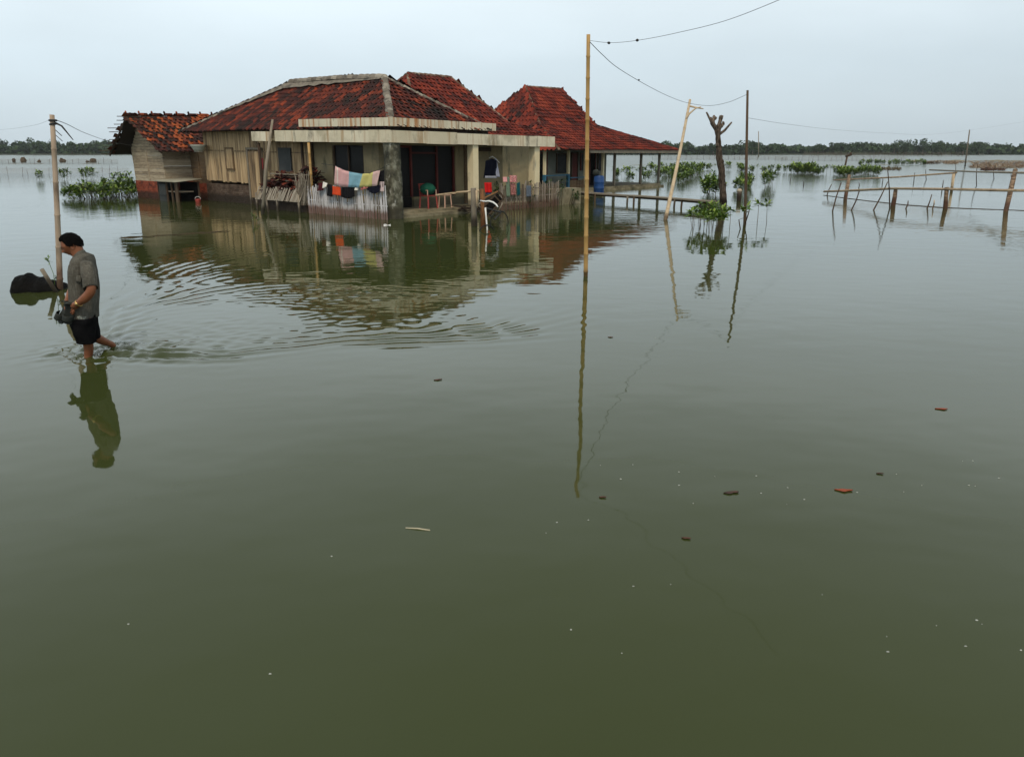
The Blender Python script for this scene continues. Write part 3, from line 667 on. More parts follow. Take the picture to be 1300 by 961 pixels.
def pole(name, pts_, r, mt, label, cat, group=None, bam=False, n=8, wob=.04):
    q = MB()
    if bam: q.bamboo(pts_[0], pts_[-1], r[0], r[1], bend=.02)
    else: q.tube(pts_, r, n, wob=wob)
    return tag(q.build(name, mt), label, cat, group)
# poles and posts by the plank wall
b_ = gp(331, 272); pole('leaning_pole', [b_ + Vector((0, 0, -.4)), at(338, 210, 25.6), at(346, 152, 25.7)], [.06, .055, .035], 'driftwood', 'grey pole leaning against the canopy in front of the plank wall', 'pole')
b_ = gp(342, 270); pole('prop_stick', [b_ + Vector((0, 0, -.3)), at(335, 237, 26.6)], [.04, .03], 'driftwood', 'short grey prop leaning beside the tall leaning pole', 'stick')
pole('post', [HW(7.6, .1, -.4), HW(7.6, .1, 2.38)], [.055, .05], 'wood', 'dark upright post under the left end of the canopy', 'post')
b_ = HW(4.15, -.1); pole('bamboo_post', [b_ - Vector((0, 0, .4)), b_ + Vector((0, 0, 2.36))], [.05, .045], 'bamboo', 'brown bamboo post under the canopy at the left end of the picket fence', 'post', bam=True)

# debris platform: bamboo bin with bricks, broken tiles and boards
bin_ = thing('salvage_rack', HW(5.7, -.1), 'low rack of slatted bamboo against the plank wall, piled with broken tiles', 'rack')
q = MB()
for k in range(44):
    a = 4.45 + k * .065; q.bar(HW(a, -.45 + U(-.02, .02), .36), HW(a + U(-.05, .05), -.2 + U(-.02, .02), .78 + U(-.05, .06)), .035, .02)
q.build('slat_front', 'bamboog', bin_)
q = MB(); q.fbox(HW, 4.4, 7.3, -.3, .5, .36, .42); q.build('deck', 'wood', bin_)
q = MB(); bricks(q, HW, 4.4, 7.25, -.5, .33, -.2, th=.6); q.build('brick_base', 'brickd', bin_)
for a in (4.5, 5.85, 7.2):
    q = MB(); q.tube([HW(a, -.42, -.4), HW(a + .03, -.4, .6)], .04, 7, wob=.1); q.build('support_post', 'driftwood', bin_)
pile = MB(); rgp = random.Random(5)
for k in range(520):
    a = rgp.uniform(4.4, 7.2); hmax = .40 + .55 * math.exp(-((a - 6.2) / .8) ** 2) + .75 * math.exp(-((a - 4.6) / .7) ** 2)
    b = rgp.uniform(-.2, .7); z = .42 + hmax * rgp.random() * (1 - .3 * abs(b - .2)); c = HW(a, b, z)
    d = Vector((rgp.uniform(-1, 1), rgp.uniform(-1, 1), rgp.uniform(-.5, .5))).normalized() * .13
    pile.bar(c - d, c + d, rgp.uniform(.1, .2), .018, rnd=rgp.random(), up=(rgp.uniform(-.6, .6), rgp.uniform(-.6, .6), 1))
tag(pile.build('tile_rubble', 'tile'), 'heap of broken dark red roof tiles on the slatted rack', 'rubble', kind='stuff')
for k, (a0, a1, z, bb) in enumerate(((4.3, 6.9, 1.28, -.05), (4.5, 7.1, 1.16, .0), (4.2, 5.9, 1.05, -.12), (4.6, 7.3, 1.36, .15))):
    q = MB(); q.bar(HW(a0, bb, z + U(-.05, .08)), HW(a1, bb + .1, z), .09, .03)
    tag(q.build('loose_board', 'plankd' if k % 2 else 'driftwood'), ['uppermost greyish board lying across the rubble heap', 'brown board lying across the rubble heap, just below the top one', 'short grey board low on the rubble heap near the bamboo post', 'long brown board at the back of the rubble heap'][k], 'board', 'loose boards on the rubble heap')
q = MB()
for k in range(90):
    c = HW(4.45 + U(-.15, .35), -.25 + U(-.1, .1), .25); q.bar(c, c + dira * U(-.35, .05) + Vector((0, 0, U(.6, 1.15))) + dirb * U(-.1, .1), .016, .012)
tag(q.build('brushwood_bundle', 'bamboog'), 'bundle of thin brushwood leaning between rack and picket fence', 'brushwood', kind='stuff')

# ============================================================ PICKET FENCES
def fence(T, u0, u1, fix, axis, z1, mt, label, seed, lean_=0, n_=58):
    rg_ = random.Random(seed); P0 = T((u0 + u1) / 2, fix, 0) if axis == 'a' else T(fix, (u0 + u1) / 2, 0)
    root = thing('picket_fence', P0, label, 'fence')
    def W2(u, o, z): return T(u, fix + o, z) if axis == 'a' else T(fix + o, u, z)
    pk = []
    for k in range(n_):
        u = u0 + (u1 - u0) * (k + rg_.uniform(-.25, .25)) / (n_ - 1); ln = rg_.uniform(-.5, 1) * lean_
        q = MB(); ht = z1(u) + rg_.uniform(-.09, .09); w_ = rg_.uniform(.022, .042)
        q.bar(W2(u - ln * .3, rg_.uniform(-.015, .015), -.4), W2(u + ln * .5 + rg_.uniform(-.02, .02), rg_.uniform(-.03, .03), ht), w_, .012, up=(.3, -1, 0))
        q.build('picket', mt, root)
    q = MB(); q.bar(W2(u0, .02, .42), W2(u1, .02, .46), .02, .035); q.build('rail', mt, root)
    q = MB(); q.bar(W2(u0, .02, .72), W2(u1, .02, .74), .02, .03); q.build('rail', mt, root)
    return root
fence(HW, .05, 4.2, -.22, 'a', lambda u: .98 - .02 * u, 'fencew', 'whitewashed bamboo picket fence below the hanging laundry, left of the mouldy pillar', 11, .12, 78)
fence(HW, 4.75, 8.25, -.25, 'b', lambda u: .98 - .02 * (u - 4), 'fenceb', 'grey bare picket fence right of the porch below the cream wall', 12, .03, 46)

# ============================================================ LAUNDRY
def cloth(name, T, top, hgt, mt, label, cat='cloth', amp=.02, folds=5, flare=0, nu=24, nv=10, group='laundry hung along the fences'):
    """top: list of points along the upper edge; hangs down by hgt (number or function of u)"""
    top = [Vector(p) for p in top]
    def P(u):
        x = u * (len(top) - 1); i = min(int(x), len(top) - 2); return top[i].lerp(top[i + 1], x - i)
    ph = U(0, 6); nrm = (top[-1] - top[0]).cross(Vector((0, 0, 1))).normalized()
    def f(u, v):
        hh_ = hgt(u) if callable(hgt) else hgt
        c = P(.5).lerp(P(u), 1 + flare * v)
        return Vector((c.x, c.y, P(u).z - hh_ * v)) + nrm * (amp * (.3 + v) * math.sin(u * folds * 6.283 + ph + v * .8) + .03 * v)
    q = MB(); q.grid(f, nu, nv)
    return tag(q.build(name, mt, solid=.006), label, cat, group)
line_y = -.36
def LB(px, py, b=line_y):                   # point on the laundry plane in front of the left fence
    lo, hi = -3., 12.
    for _ in range(40):
        mdl = (lo + hi) / 2; P_ = HW(mdl, b); x = at(px, py, P_.y).x
        if P_.x > x: lo = mdl
        else: hi = mdl
    P_ = HW(lo, b); return at(px, py, P_.y)
# the patchwork sheet: pink, blue, yellow, pink panels
m = bpy.data.materials.new('patchwork_sheet'); m.use_nodes = True; t = m.node_tree; nn = t.nodes; ll = t.links
a_ = nn.new('ShaderNodeAttribute'); a_.attribute_name = 'rnd'; r_ = nn.new('ShaderNodeValToRGB'); r_.color_ramp.interpolation = 'CONSTANT'; ll.new(a_.outputs['Fac'], r_.inputs[0])
els = r_.color_ramp.elements; els[0].position = 0; els[0].color = (.80, .50, .48, 1); els[1].position = .32; els[1].color = (.26, .50, .62, 1)
for ps_, c in ((.6, (.68, .62, .22, 1)), (.88, (.80, .55, .52, 1)), (.04, (.85, .72, .66, 1)), (.08, (.80, .46, .46, 1))): e = els.new(ps_); e.color = c
nz_ = nn.new('ShaderNodeTexNoise'); nz_.inputs['Scale'].default_value = 9; mx_ = nn.new('ShaderNodeMix'); mx_.data_type = 'RGBA'; mx_.blend_type = 'MULTIPLY'; mx_.inputs[0].default_value = .25
ll.new(r_.outputs[0], mx_.inputs[6]); ll.new(nz_.outputs[0], mx_.inputs[7]); ll.new(mx_.outputs[2], nn['Principled BSDF'].inputs['Base Color']); nn['Principled BSDF'].inputs['Roughness'].default_value = .95
tp = [LB(426, 211), LB(436, 216), LB(447, 219), LB(460, 221), LB(470, 220), LB(482, 216)]
q = MB(); nu = 40
def SP(u):
    x = u * 5; i = min(int(x), 4); return tp[i].lerp(tp[i + 1], x - i)
nrm = (tp[-1] - tp[0]).cross(Vector((0, 0, 1))).normalized(); bot = [LB(425, 236), LB(479, 236)]
for i in range(nu):
    us = (i / nu, (i + 1) / nu); vs = []
    for u in us:
        bb = bot[0].lerp(bot[1], u); bb.z -= .05 * math.sin(math.pi * u)
        for k in range(6): vs.append(SP(u).lerp(bb, k / 5) + nrm * .02 * math.sin(u * 30 + k * .5))
    q.add(vs, [(k, k + 6, k + 7, k + 1) for k in range(5)], (i + .5) / nu, True)
tag(q.build('patchwork_sheet', m, solid=.006), 'pastel sheet in pink, blue and yellow panels hanging over the white picket fence', 'sheet', 'laundry hung along the fences')
q = MB(); cl_ = [LB(408, 208), tp[0] + Vector((0, 0, .012))] + [p + Vector((0, 0, .012)) for p in tp[1:]] + [LB(494, 209)]
q.tube(cl_, .008, 5); tag(q.build('clothesline', 'rope'), 'thin cord carrying the pastel sheet between bamboo post and mouldy pillar', 'clothesline')
BL = cloth_mat('black_cloth', (.010, .010, .012)); BL2 = cloth_mat('navy_cloth', (.008, .009, .018))
MR = cloth_mat('maroon_cloth', (.06, .012, .015)); ORG = cloth_mat('orange_red_cloth', (.50, .065, .022)); WH = cloth_mat('white_cloth', (.62, .60, .55))
cloth('hanging_towel', HW, [LB(404, 233, -.30), LB(410, 232, -.30)], .25, MR, 'small maroon cloth at the left end of the white picket fence')
cloth('white_rag', HW, [LB(410.5, 231, -.31), LB(416, 233, -.31)], lambda u: .22 * (1 - .6 * u), WH, 'small white rag tucked on the picket fence left of the orange shorts', folds=2)
cloth('black_trousers', HW, [LB(416, 234, -.33), LB(422, 235, -.33)], .38, BL, 'narrow black garment hanging between white rag and orange shorts', 'trousers')
cloth('shorts', HW, [LB(422, 236.5, -.34), LB(432.5, 238, -.34)], .27, ORG, 'orange red shorts hanging on the picket fence under the sheet', 'shorts')
cloth('black_shirt', HW, [LB(433.5, 238, -.33), LB(450, 237.5, -.33)], lambda u: .30 + .06 * math.sin(u * 3.1), BL, 'wide black shirt hanging on the fence right of the orange shorts', 'shirt')
cloth('white_rag', HW, [LB(450.5, 237, -.31), LB(455, 237, -.31)], .12, WH, 'tiny white rag right of the wide black shirt', folds=2)
cloth('pink_cloth', HW, [LB(459, 235, -.32), LB(468, 235.5, -.32)], lambda u: .16 - .08 * u, cloth_mat('dusty_pink_cloth', (.40, .14, .13)), 'small dusty pink cloth below the yellow panel', folds=2)
cloth('dark_jacket', HW, [LB(467, 236, -.33), LB(483, 235, -.33)], lambda u: .12 + .2 * u * (1.15 - u) * 2, BL2, 'navy jacket slumped over the fence near the mouldy pillar', 'jacket')
cloth('black_blouse', HW, [LB(481, 218, -.25), LB(488, 216, -.25)], .50, BL, 'black blouse hanging beside the mouldy pillar, right of the pastel sheet', 'blouse')
cloth('pale_towel', HW, [LB(482.5, 231, -.29), LB(488, 231, -.29)], .30, cloth_mat('pale_pink_towel', (.45, .36, .36)), 'pale towel over the picket fence end next to the mouldy pillar', 'towel', folds=2)
def RB(px, py, a=-.33):
    lo, hi = 0., 14.
    for _ in range(40):
        mdl = (lo + hi) / 2; P_ = HW(a, mdl); x = at(px, py, P_.y).x
        if P_.x < x: lo = mdl
        else: hi = mdl
    P_ = HW(a, lo); return at(px, py, P_.y)
cloth('red_towel', HW, [RB(615, 232), RB(624, 232)], .34, cloth_mat('bright_red_cloth', (.50, .015, .015)), 'bright red towel on the right picket fence near the white pillar', 'towel', folds=2)
cloth('blue_rag', HW, [RB(616, 242.6, -.31), RB(623, 242.6, -.31)], .12, cloth_mat('slate_blue_cloth', (.05, .07, .13)), 'slate blue rag just below the bright red towel', folds=2)
cloth('pink_towel', HW, [RB(638, 225), RB(643, 225)], .17, cloth_mat('pink_striped_cloth', (.60, .30, .30)), 'small pale pink towel left of the spotted cloth on the grey fence', 'towel', folds=2)
SPM = mat('pink_spotted_cloth', [(.35, .05, .06), (.65, .38, .36)], 22, .9, rnd=0, bump=0)
cloth('spotted_cloth', HW, [RB(647, 223), RB(656, 223)], .25, SPM, 'pink spotted cloth hanging on the grey picket fence', folds=2)
cloth('patterned_cloth', HW, [RB(647.5, 233), RB(654, 233)], .42, mat('red_patterned_cloth', [(.10, .02, .02), (.50, .22, .20)], 30, .9, rnd=0, bump=0), 'red patterned cloth lower on the grey fence below the spotted cloth', folds=2)
cloth('green_cloth', HW, [RB(642.5, 225), RB(647, 225)], .70, cloth_mat('grey_green_cloth', (.13, .18, .13)), 'long grey green cloth on the fence left of the spotted cloth', folds=2)
cloth('teal_cloth', HW, [RB(656, 233), RB(660, 231)], .45, cloth_mat('dark_teal_cloth', (.01, .07, .08)), 'dark teal cloth on the grey fence right of the spotted cloth', folds=2)
cloth('grey_rag', HW, [RB(668, 236), RB(674, 236)], .4, cloth_mat('grey_blue_cloth', (.09, .11, .14)), 'grey blue rag on the fence toward its right end', folds=2)
# dark shirt with pale sleeve hanging under the canopy
shp = thing('hanging_shirt', HW(.5, 5.0, 1.0), 'dark shirt with pale side and hem hanging under the canopy beside the white pillar', 'shirt', 'laundry hung along the fences')
def RS(px, py): return RB(px, py, .6)
q = MB()
outl = [(614, 206), (620, 201.5), (625, 202), (631, 204), (633.5, 212), (630, 222), (616, 226), (615, 215)]
q.grid(lambda u, v: RS(614.8 + 16 * u - (2 * math.sin(3.14 * u)) * 0 + (1.5 * v * (u - .5)), 201.5 + 4 * abs(u - .5) ** 1.5 * 2.8 + (23 - 3 * abs(u - .5)) * v) + dira * (.03 * math.sin(u * 14) - .05 * math.cos(v * 2)), 18, 12)
q.build('shirt_body', BL2, shp, solid=.008)
q = MB(); q.grid(lambda u, v: RS(627 + 2.0 * v + 4.5 * u * (.35 + .65 * v), 203 + 22 * v - 2 * u * (1 - v)) - dira * (.035 + .02 * math.sin(u * 9)), 8, 12); q.build('pale_sleeve', cloth_mat('pale_lilac_cloth', (.42, .42, .50)), shp, solid=.008)
q = MB(); q.grid(lambda u, v: RS(615 + 15 * u, 223.5 + 3 * v) - dira * .03, 8, 3); q.build('shirt_hem', cloth_mat('pale_grey_cloth', (.32, .32, .36)), shp, solid=.008)
q = MB(); q.tube([RS(621, 201), RS(625, 199), RS(629, 201.5), RS(634, 207)], .012, 6); q.build('hanger', 'whitem', shp)

# ============================================================ PORCH OBJECTS
# red plastic chair with a green cloth over it
ch = thing('chair', HW(.9, 2.35, .17), 'red plastic chair with pale side, draped with a green cloth on the porch', 'chair')
def lc(a, b, z): return HW(.9 + a, 2.35 + b, .17 + z)
for a, b in ((-.19, -.19), (.19, -.19), (-.19, .19), (.19, .19)):
    q = MB(); q.bar(lc(a * 1.15, b * 1.15, 0), lc(a, b, .42), .045, .045); q.build('leg', 'redp', ch)
q = MB(); q.fbox(lc, -.22, .22, -.22, .22, .42, .45); q.build('seat', 'redp', ch)
q = MB()
for k in range(5): q.bar(lc(.2, -.19 + k * .095, .45), lc(.26, -.17 + k * .085, .82), .05, .02)
q.bar(lc(.26, -.2, .82), lc(.26, .2, .82), .06, .03); q.build('backrest', 'redp', ch)
q = MB(); q.bar(lc(-.18, .2, .62), lc(.2, .2, .64), .04, .03); q.bar(lc(-.18, .2, .45), lc(-.18, .2, .62), .03, .03); q.bar(lc(-.18, -.2, .62), lc(.2, -.2, .64), .04, .03); q.bar(lc(-.18, -.2, .45), lc(-.18, -.2, .62), .03, .03); q.build('armrest', 'pinkp', ch)
q = MB(); q.blob(lc(.0, -.02, .66), .27, .24, .2, 14, 9, .07); tag(q.build('green_bundle', cloth_mat('dark_green_cloth', (.015, .085, .055))), 'dark green bundle of cloth heaped on the red chair', 'cloth')
bn = thing('bench', HW(1.0, .75, .17), 'small low wooden bench behind the mouldy pillar', 'bench')
def lb(a, b, z): return HW(1.0 + a, .75 + b, .17 + z)
q = MB(); q.fbox(lb, -.16, .16, -.3, .3, .38, .42); q.build('seat', 'driftwood', bn)
for a, b in ((-.13, -.26), (.13, -.26), (-.13, .26), (.13, .26)):
    q = MB(); q.fbox(lb, a - .02, a + .02, b - .02, b + .02, 0, .38); q.build('leg', 'wood', bn)
tb = thing('low_table', HW(.75, 3.0, .17), 'pale plastic stool beside the red chair on the porch', 'stool')
def lt2(a, b, z): return HW(.75 + a, 3.0 + b, .17 + z)
q = MB(); q.fbox(lt2, -.15, .15, -.17, .17, .42, .45); q.build('seat', 'pinkp', tb)
for a, b in ((-.13, -.14), (.13, -.14), (-.13, .14), (.13, .14)):
    q = MB(); q.bar(lt2(a * 1.2, b * 1.2, 0), lt2(a, b, .42), .035, .035); q.build('leg', 'pinkp', tb)
# two mooring posts with handrail, white bent pipe, cart frame
P1 = gp(602, 287); P2 = gp(613.5, 289)
pole('stout_post', [P1 - Vector((0, 0, .4)), P1 + Vector((0, 0, .6)), at(601, 239, P1.y)], [.095, .088, .08], 'driftwood', 'left of the two stout wooden posts standing in the water before the porch', 'post', 'stout posts before the porch', wob=.08)
pole('stout_post', [P2 - Vector((0, 0, .4)), P2 + Vector((0, 0, .6)), at(611.5, 240, P2.y)], [.085, .075, .065], mat('reddish_timber', [(.10, .045, .02), (.30, .14, .055)], 6, .8, (3, 3, .7), .4, .2, wet=(.2, (.16, .06, .02))), 'right, redder of the two stout wooden posts standing before the porch', 'post', 'stout posts before the porch', wob=.08)
pole('handrail', [at(607, 242.5, P1.y + .1), at(580, 244.5, HW(.1, 2.9).y), at(553, 248, HW(.1, 2.3).y)], [.035, .035, .03], 'bamboop', 'pale bamboo handrail running from the stout posts to the porch', 'rail')
pole('white_stake', [at(605.5, 262, P1.y - .25), at(605, 242, P1.y - .2)], [.03, .03], 'bamboop', 'short pale stake tied between the two stout posts', 'stake')
hb = thing('bicycle', gp(618, 292), 'half sunken bicycle with white handlebar and white fork beside the stout posts', 'bicycle')
Yb = gp(618, 292).y
q = MB(); q.tube([at(618.5, 292, Yb) - Vector((0, 0, .25)), at(618.5, 291, Yb), at(617, 274, Yb + .03), at(616, 262, Yb + .06)], [.022, .022, .022, .026], 8); q.build('fork', 'whitem', hb)
q = MB(); q.tube([at(610, 255, Yb + .3), at(613, 255.5, Yb + .2), at(616, 256, Yb + .05), at(621, 255.5, Yb), at(626, 257, Yb - .05), at(630, 260, Yb - .12), at(632, 263, Yb - .2)], [.02, .02, .022, .024, .024, .022, .02], 8); q.build('handlebar', 'whitem', hb)
q = MB(); q.tube([at(616, 264, Yb + .06), at(616, 256, Yb + .06)], .03, 8); q.build('stem', 'wood', hb)
def ring(mb, c, r_, ax, ay, rad, nseg=28):
    vs = [c + ax * math.cos(6.2832 * k / nseg) * r_ + ay * math.sin(6.2832 * k / nseg) * r_ for k in range(nseg + 1)]; mb.tube(vs, rad, 6, cap=False)
ax = (Vector((.75, .65, 0))).normalized(); Vz = Vector((0, 0, 1))
q = MB(); q.tube([at(616, 264, Yb + .06), at(636, 270, Yb + .75)], .02, 7); q.tube([at(616, 268, Yb + .06), at(628, 279, Yb + .5), at(636, 270, Yb + .75)], .018, 7); q.build('frame', 'rope', hb)
q = MB(); c_ = at(634, 283, Yb + .95); ring(q, c_, .33, ax, Vz, .018)
for k in range(9):
    an = k * math.pi / 9; d_ = ax * math.cos(an) * .33 + Vz * math.sin(an) * .33; q.tube([c_ - d_, c_ + d_], .003, 4)
q.build('rear_wheel', 'rubber', hb)
q = MB(); c_ = at(618, 300, Yb - .02); ring(q, c_, .30, ax, Vz, .018); q.build('front_wheel', 'rubber', hb)
ct = thing('hand_cart', gp(628, 276), 'dark wooden cart frame tipped up behind the bicycle at the fence', 'cart')
Yc = gp(628, 276).y + .3
def frame4(mb, cs, w_, y0=0):
    for i in range(4): mb.bar(cs[i], cs[(i + 1) % 4], w_, w_)
q = MB(); cs = [at(615, 262, Yc), at(633, 243, Yc + .35), at(640, 251, Yc + .45), at(622, 272, Yc)]; frame4(q, cs, .05)
for k in (.25, .5, .75): q.bar(cs[0].lerp(cs[1], k), cs[3].lerp(cs[2], k), .035, .025)
q.build('frame', 'wood', ct)
q = MB(); up_ = Vector((.12, .18, .12)); cs2 = [c - up_ * 1.1 for c in cs]; frame4(q, cs2, .04)
for a0, b0 in zip(cs, cs2): q.bar(a0, b0, .035, .035)
q.build('side_rails', 'wood', ct)
q = MB(); q.grid(lambda u, v: (cs[0] - up_ * .5).lerp(cs[1] - up_ * .5, u).lerp((cs[3] - up_ * .5).lerp(cs[2] - up_ * .5, u), v), 4, 4); q.build('panel', 'dark', ct, solid=.02)
q = MB(); q.bar(at(614, 252, Yc - .1), at(632, 243, Yc + .2), .035, .03); q.build('handle', mat('orange_brown_wood', [(.25, .11, .04), (.38, .2, .09)], 5, .7), ct)
for k, (x0, y0, x1, y1) in enumerate(((630, 273, 638, 258), (629, 272, 641, 268), (606, 260, 615, 268), (604, 263, 616, 252), (600, 268, 590, 272))):
    q = MB(); q.tube([at(x0, y0, Yc - .25), at(x1, y1, Yc - .05)], .018, 6, wob=.1)
    tag(q.build('loose_stick', 'driftwood'), ['upright loose stick right of the tipped cart', 'low slanting stick right of the tipped cart', 'short stick crossing behind the stout posts, falling right', 'short stick crossing behind the stout posts, rising right', 'short stick floating left of the stout posts'][k], 'stick', 'loose sticks around the posts')
q = MB(); rgp = random.Random(8)
for k in range(60):
    c = HW(-.15 + rgp.uniform(-.2, .4), rgp.uniform(2.9, 4.4), .05 + rgp.random() * .2); d = Vector((rgp.uniform(-1, 1), rgp.uniform(-1, 1), rgp.uniform(-.2, .2))).normalized() * rgp.uniform(.05, .2); q.bar(c - d, c + d, .05, .03, rnd=rgp.random())
tag(q.build('porch_litter', 'brickd'), 'dark litter of bricks and sticks heaped on the porch edge', 'litter', kind='stuff')

# ============================================================ PLANTS
def rosette(mb, c, r_, nl, seed, lw=.45):
    rg_ = random.Random(seed)
    for k in range(nl):
        a = rg_.uniform(0, 6.283); up = rg_.uniform(-.15, .9); d = Vector((math.cos(a), math.sin(a), up)).normalized()
        p = c + Vector((0, 0, rg_.uniform(-.5, .35) * r_)) + d * r_ * .15
        mb.leaf(p, d, r_ * rg_.uniform(.7, 1.1), r_ * lw * rg_.uniform(.8, 1.1), (0, 0, 1) if up < .6 else (math.cos(a), math.sin(a), -.3), rg_.random())
def seedling_proto(hgt, r_, nl, nst, seed, label, two=False):
    rg_ = random.Random(seed); root = thing('mangrove_seedling', (0, 0, 0), label, 'mangrove plant', 'young mangroves standing in the flood')
    st_ = MB(); fo = MB()
    for k in range(nst):
        b0 = Vector((rg_.uniform(-.12, .12), rg_.uniform(-.12, .12), -.25)) * (0 if nst == 1 else 1) + Vector((0, 0, -.25 if nst == 1 else 0))
        tpz = hgt * rg_.uniform(.75, 1); tp_ = Vector((b0.x * 2 + rg_.uniform(-.06, .06), b0.y * 2 + rg_.uniform(-.06, .06), tpz))
        st_.tube([b0, b0.lerp(tp_, .5) + Vector((rg_.uniform(-.02, .02), rg_.uniform(-.02, .02), 0)), tp_], [.011, .008, .006], 5)
        rosette(fo, tp_, r_, nl, seed * 10 + k)
        if two:
            for f_ in (.86, .72, .58): rosette(fo, b0.lerp(tp_, f_) + Vector((rg_.uniform(-.1, .1), rg_.uniform(-.1, .1), 0)), r_ * .75, nl // 2, seed * 10 + k + 5)
    st_.build('stem', 'stem', root); fo.build('foliage', 'leaf', root); return root
def ordinal(i):
    return ('leftmost', 'second from the left', 'third from the left', 'fourth from the left', 'fifth from the left', 'sixth from the left', 'seventh from the left', 'eighth from the left', 'ninth from the left', 'tenth from the left')[i] if i < 10 else '%dth from the left' % (i + 1)
protos = [seedling_proto(.62, .20, 22, 1, 1, 'x'), seedling_proto(.8, .21, 18, 1, 2, 'x'), seedling_proto(.55, .22, 18, 2, 3, 'x'), seedling_proto(.55, .27, 18, 4, 4, 'x', True), seedling_proto(.66, .27, 18, 3, 5, 'x', True), seedling_proto(.48, .20, 18, 1, 6, 'x')]
used = set()
def seedling(px, py, kind, sc, label):
    g_ = gp(px, py)
    if kind not in used:
        used.add(kind); r = protos[kind]; r.location = g_; r.scale = (sc,) * 3; r.rotation_euler = (0, 0, U(0, 6)); r['label'] = label
    else: r = dup(protos[kind], g_, U(0, 6), sc, label)
    return r
near = [(961, 284, 0, 1.0, 'mangrove seedling second from the right in the front row, on a single tall stem'), (974, 283, 1, .92, 'mangrove seedling at the right end of the front row'),
 (926, 290, 0, .86, 'mangrove seedling just left of the tall thin post base'), (944, 287, 5, 1.15, 'small mangrove seedling right at the tall thin post base')]
for a in near: seedling(*a)
rs = random.Random(21)
def colony(label, items):
    """items: (px, py, kind, scale); labelled in order across the picture"""
    items = sorted(items)
    for k, it in enumerate(items):
        o = ordinal(k)
        if k and k == len(items) - 1: o = 'rightmost'
        if len(items) <= 9 and k == len(items) - 2 and k > 1: o = 'second from the right'
        seedling(*it, o + ' ' + label)
un = rs.uniform
colony('mangrove in the dense clump before the pollarded tree', [(880 + k * 2.15 + un(-.6, .6), un(284, 296), (0, 5, 2, 5)[k % 4], un(.72, .98)) for k in range(19)])
colony('leafy mangrove at the foot of the pollarded tree', [(x, y, (4, 3, 1)[k % 3], un(1.0, 1.35)) for k, (x, y) in enumerate(((900, 246), (906, 250), (897, 240), (903, 243), (910, 246), (905, 236)))])
colony('mangrove in the clump around the tall thin post', [(x, y, (3, 4)[k % 2], un(.7, 1.0)) for k, (x, y) in enumerate(((940, 242), (946, 246), (941, 236), (949, 238), (950, 232), (945, 229)))])
colony('mangrove in the tuft right of the tall thin post', [(x, y, (4, 1)[k % 2], un(.9, 1.2)) for k, (x, y) in enumerate(((974, 238), (978, 242), (979, 234), (975, 230)))])
colony('mangrove in the dense patch right of the open veranda', [(844 + k * 1.35 + un(-.5, .5), un(219, 233), rs.choice((3, 4, 1)), un(.85, 1.15)) for k in range(36)])
colony('mangrove seen between the open veranda posts', [(780 + k * 4.6 + un(-1, 1), un(220, 230), rs.choice((3, 4, 1)), un(.9, 1.2)) for k in range(14)])
colony('mangrove in the farthest row behind the pollarded tree', [(822 + k * 8 + un(-3, 3), 216.5 + un(-1, 1), rs.choice((3, 1, 4)), un(.95, 1.2)) for k in range(16)])
colony('mangrove in the row right of the tall thin post', [(945 + k * 8.6 + un(-2, 2), 219.5 + un(-1, 1), rs.choice((4, 1, 3)), un(.9, 1.15)) for k in range(13)])
colony('bushy mangrove in the clump left of the bamboo rails', [(1007 + k * 2.6, 221 + un(-2, 1.5), rs.choice((3, 4)), un(1.0, 1.35)) for k in range(11)])
colony('mangrove in the line ending at the bamboo rails', [(1034 + k * 5 + un(-1.5, 1.5), 222 + un(-1, 1), rs.choice((4, 1, 3)), un(.9, 1.15)) for k in range(9)])
colony('bushy mangrove behind the upper bamboo rail', [(1062 + k * 3 + un(-1, 1), un(219, 225.5), rs.choice((3, 4)), un(.8, 1.1)) for k in range(18)])
colony('far mangrove in the line running to the reeds', [(1090 + k * 5.6 + un(-2, 2), 210 + un(-1.2, 1.2), rs.choice((3, 4)), un(.9, 1.2)) for k in range(16)])
for x, y, s_, lb_ in ((52, 229, 1.6, 'lone small mangrove left of the left bamboo pole'), (84, 228.5, 1.9, 'mangrove just right of the left bamboo pole'), (90, 229, 1.5, 'slim mangrove right of the left bamboo pole, behind its neighbour'), (104, 228, 1.3, 'small low mangrove left of the twin mangroves beyond the bush'), (111, 228, 2.0, 'left of the twin mangroves beyond the bush'), (117, 227, 1.9, 'right of the twin mangroves beyond the bush'), (124, 227, 1.4, 'small mangrove at the right of the twins beyond the bush')):
    seedling(x, y, 4 if s_ > 1.5 else 1, s_ * .55, lb_)
def bush(name, c, rx, ry, hh_, nc, label, seed, leafm='leaf', lsz=.19):
    rg_ = random.Random(seed); root = thing(name, c, label, 'bush'); st_ = MB(); fo = MB()
    for k in range(nc):
        a = rg_.uniform(0, 6.283); q_ = math.sqrt(rg_.random()); x = c.x + rx * q_ * math.cos(a); y = c.y + ry * q_ * math.sin(a)
        z = hh_ * (1 - .6 * q_ * q_) * rg_.uniform(.35, 1)
        st_.tube([Vector((c.x + (x - c.x) * .7, c.y + (y - c.y) * .7, -.2)), Vector((x, y, z))], [.012, .006], 4)
        rosette(fo, Vector((x, y, z)), lsz * rg_.uniform(.8, 1.3), 12, seed * 100 + k)
    st_.build('stem', 'stem', root); fo.build('foliage', leafm, root); return root
bush('mangrove_bush', gp(128, 251), 1.55, 1.5, .80, 150, 'spreading green mangrove bush left of the hut, left half of the thicket', 31)
bush('mangrove_bush', gp(156, 247), .9, 1.5, 1.05, 90, 'taller mangrove bush right against the hut wall', 32)
bush('fence_plant', HW(.3, 8.9), .9, 1.0, 1.05, 60, 'dark trailing plant at the right end of the grey picket fence', 33, 'leafd', .13)
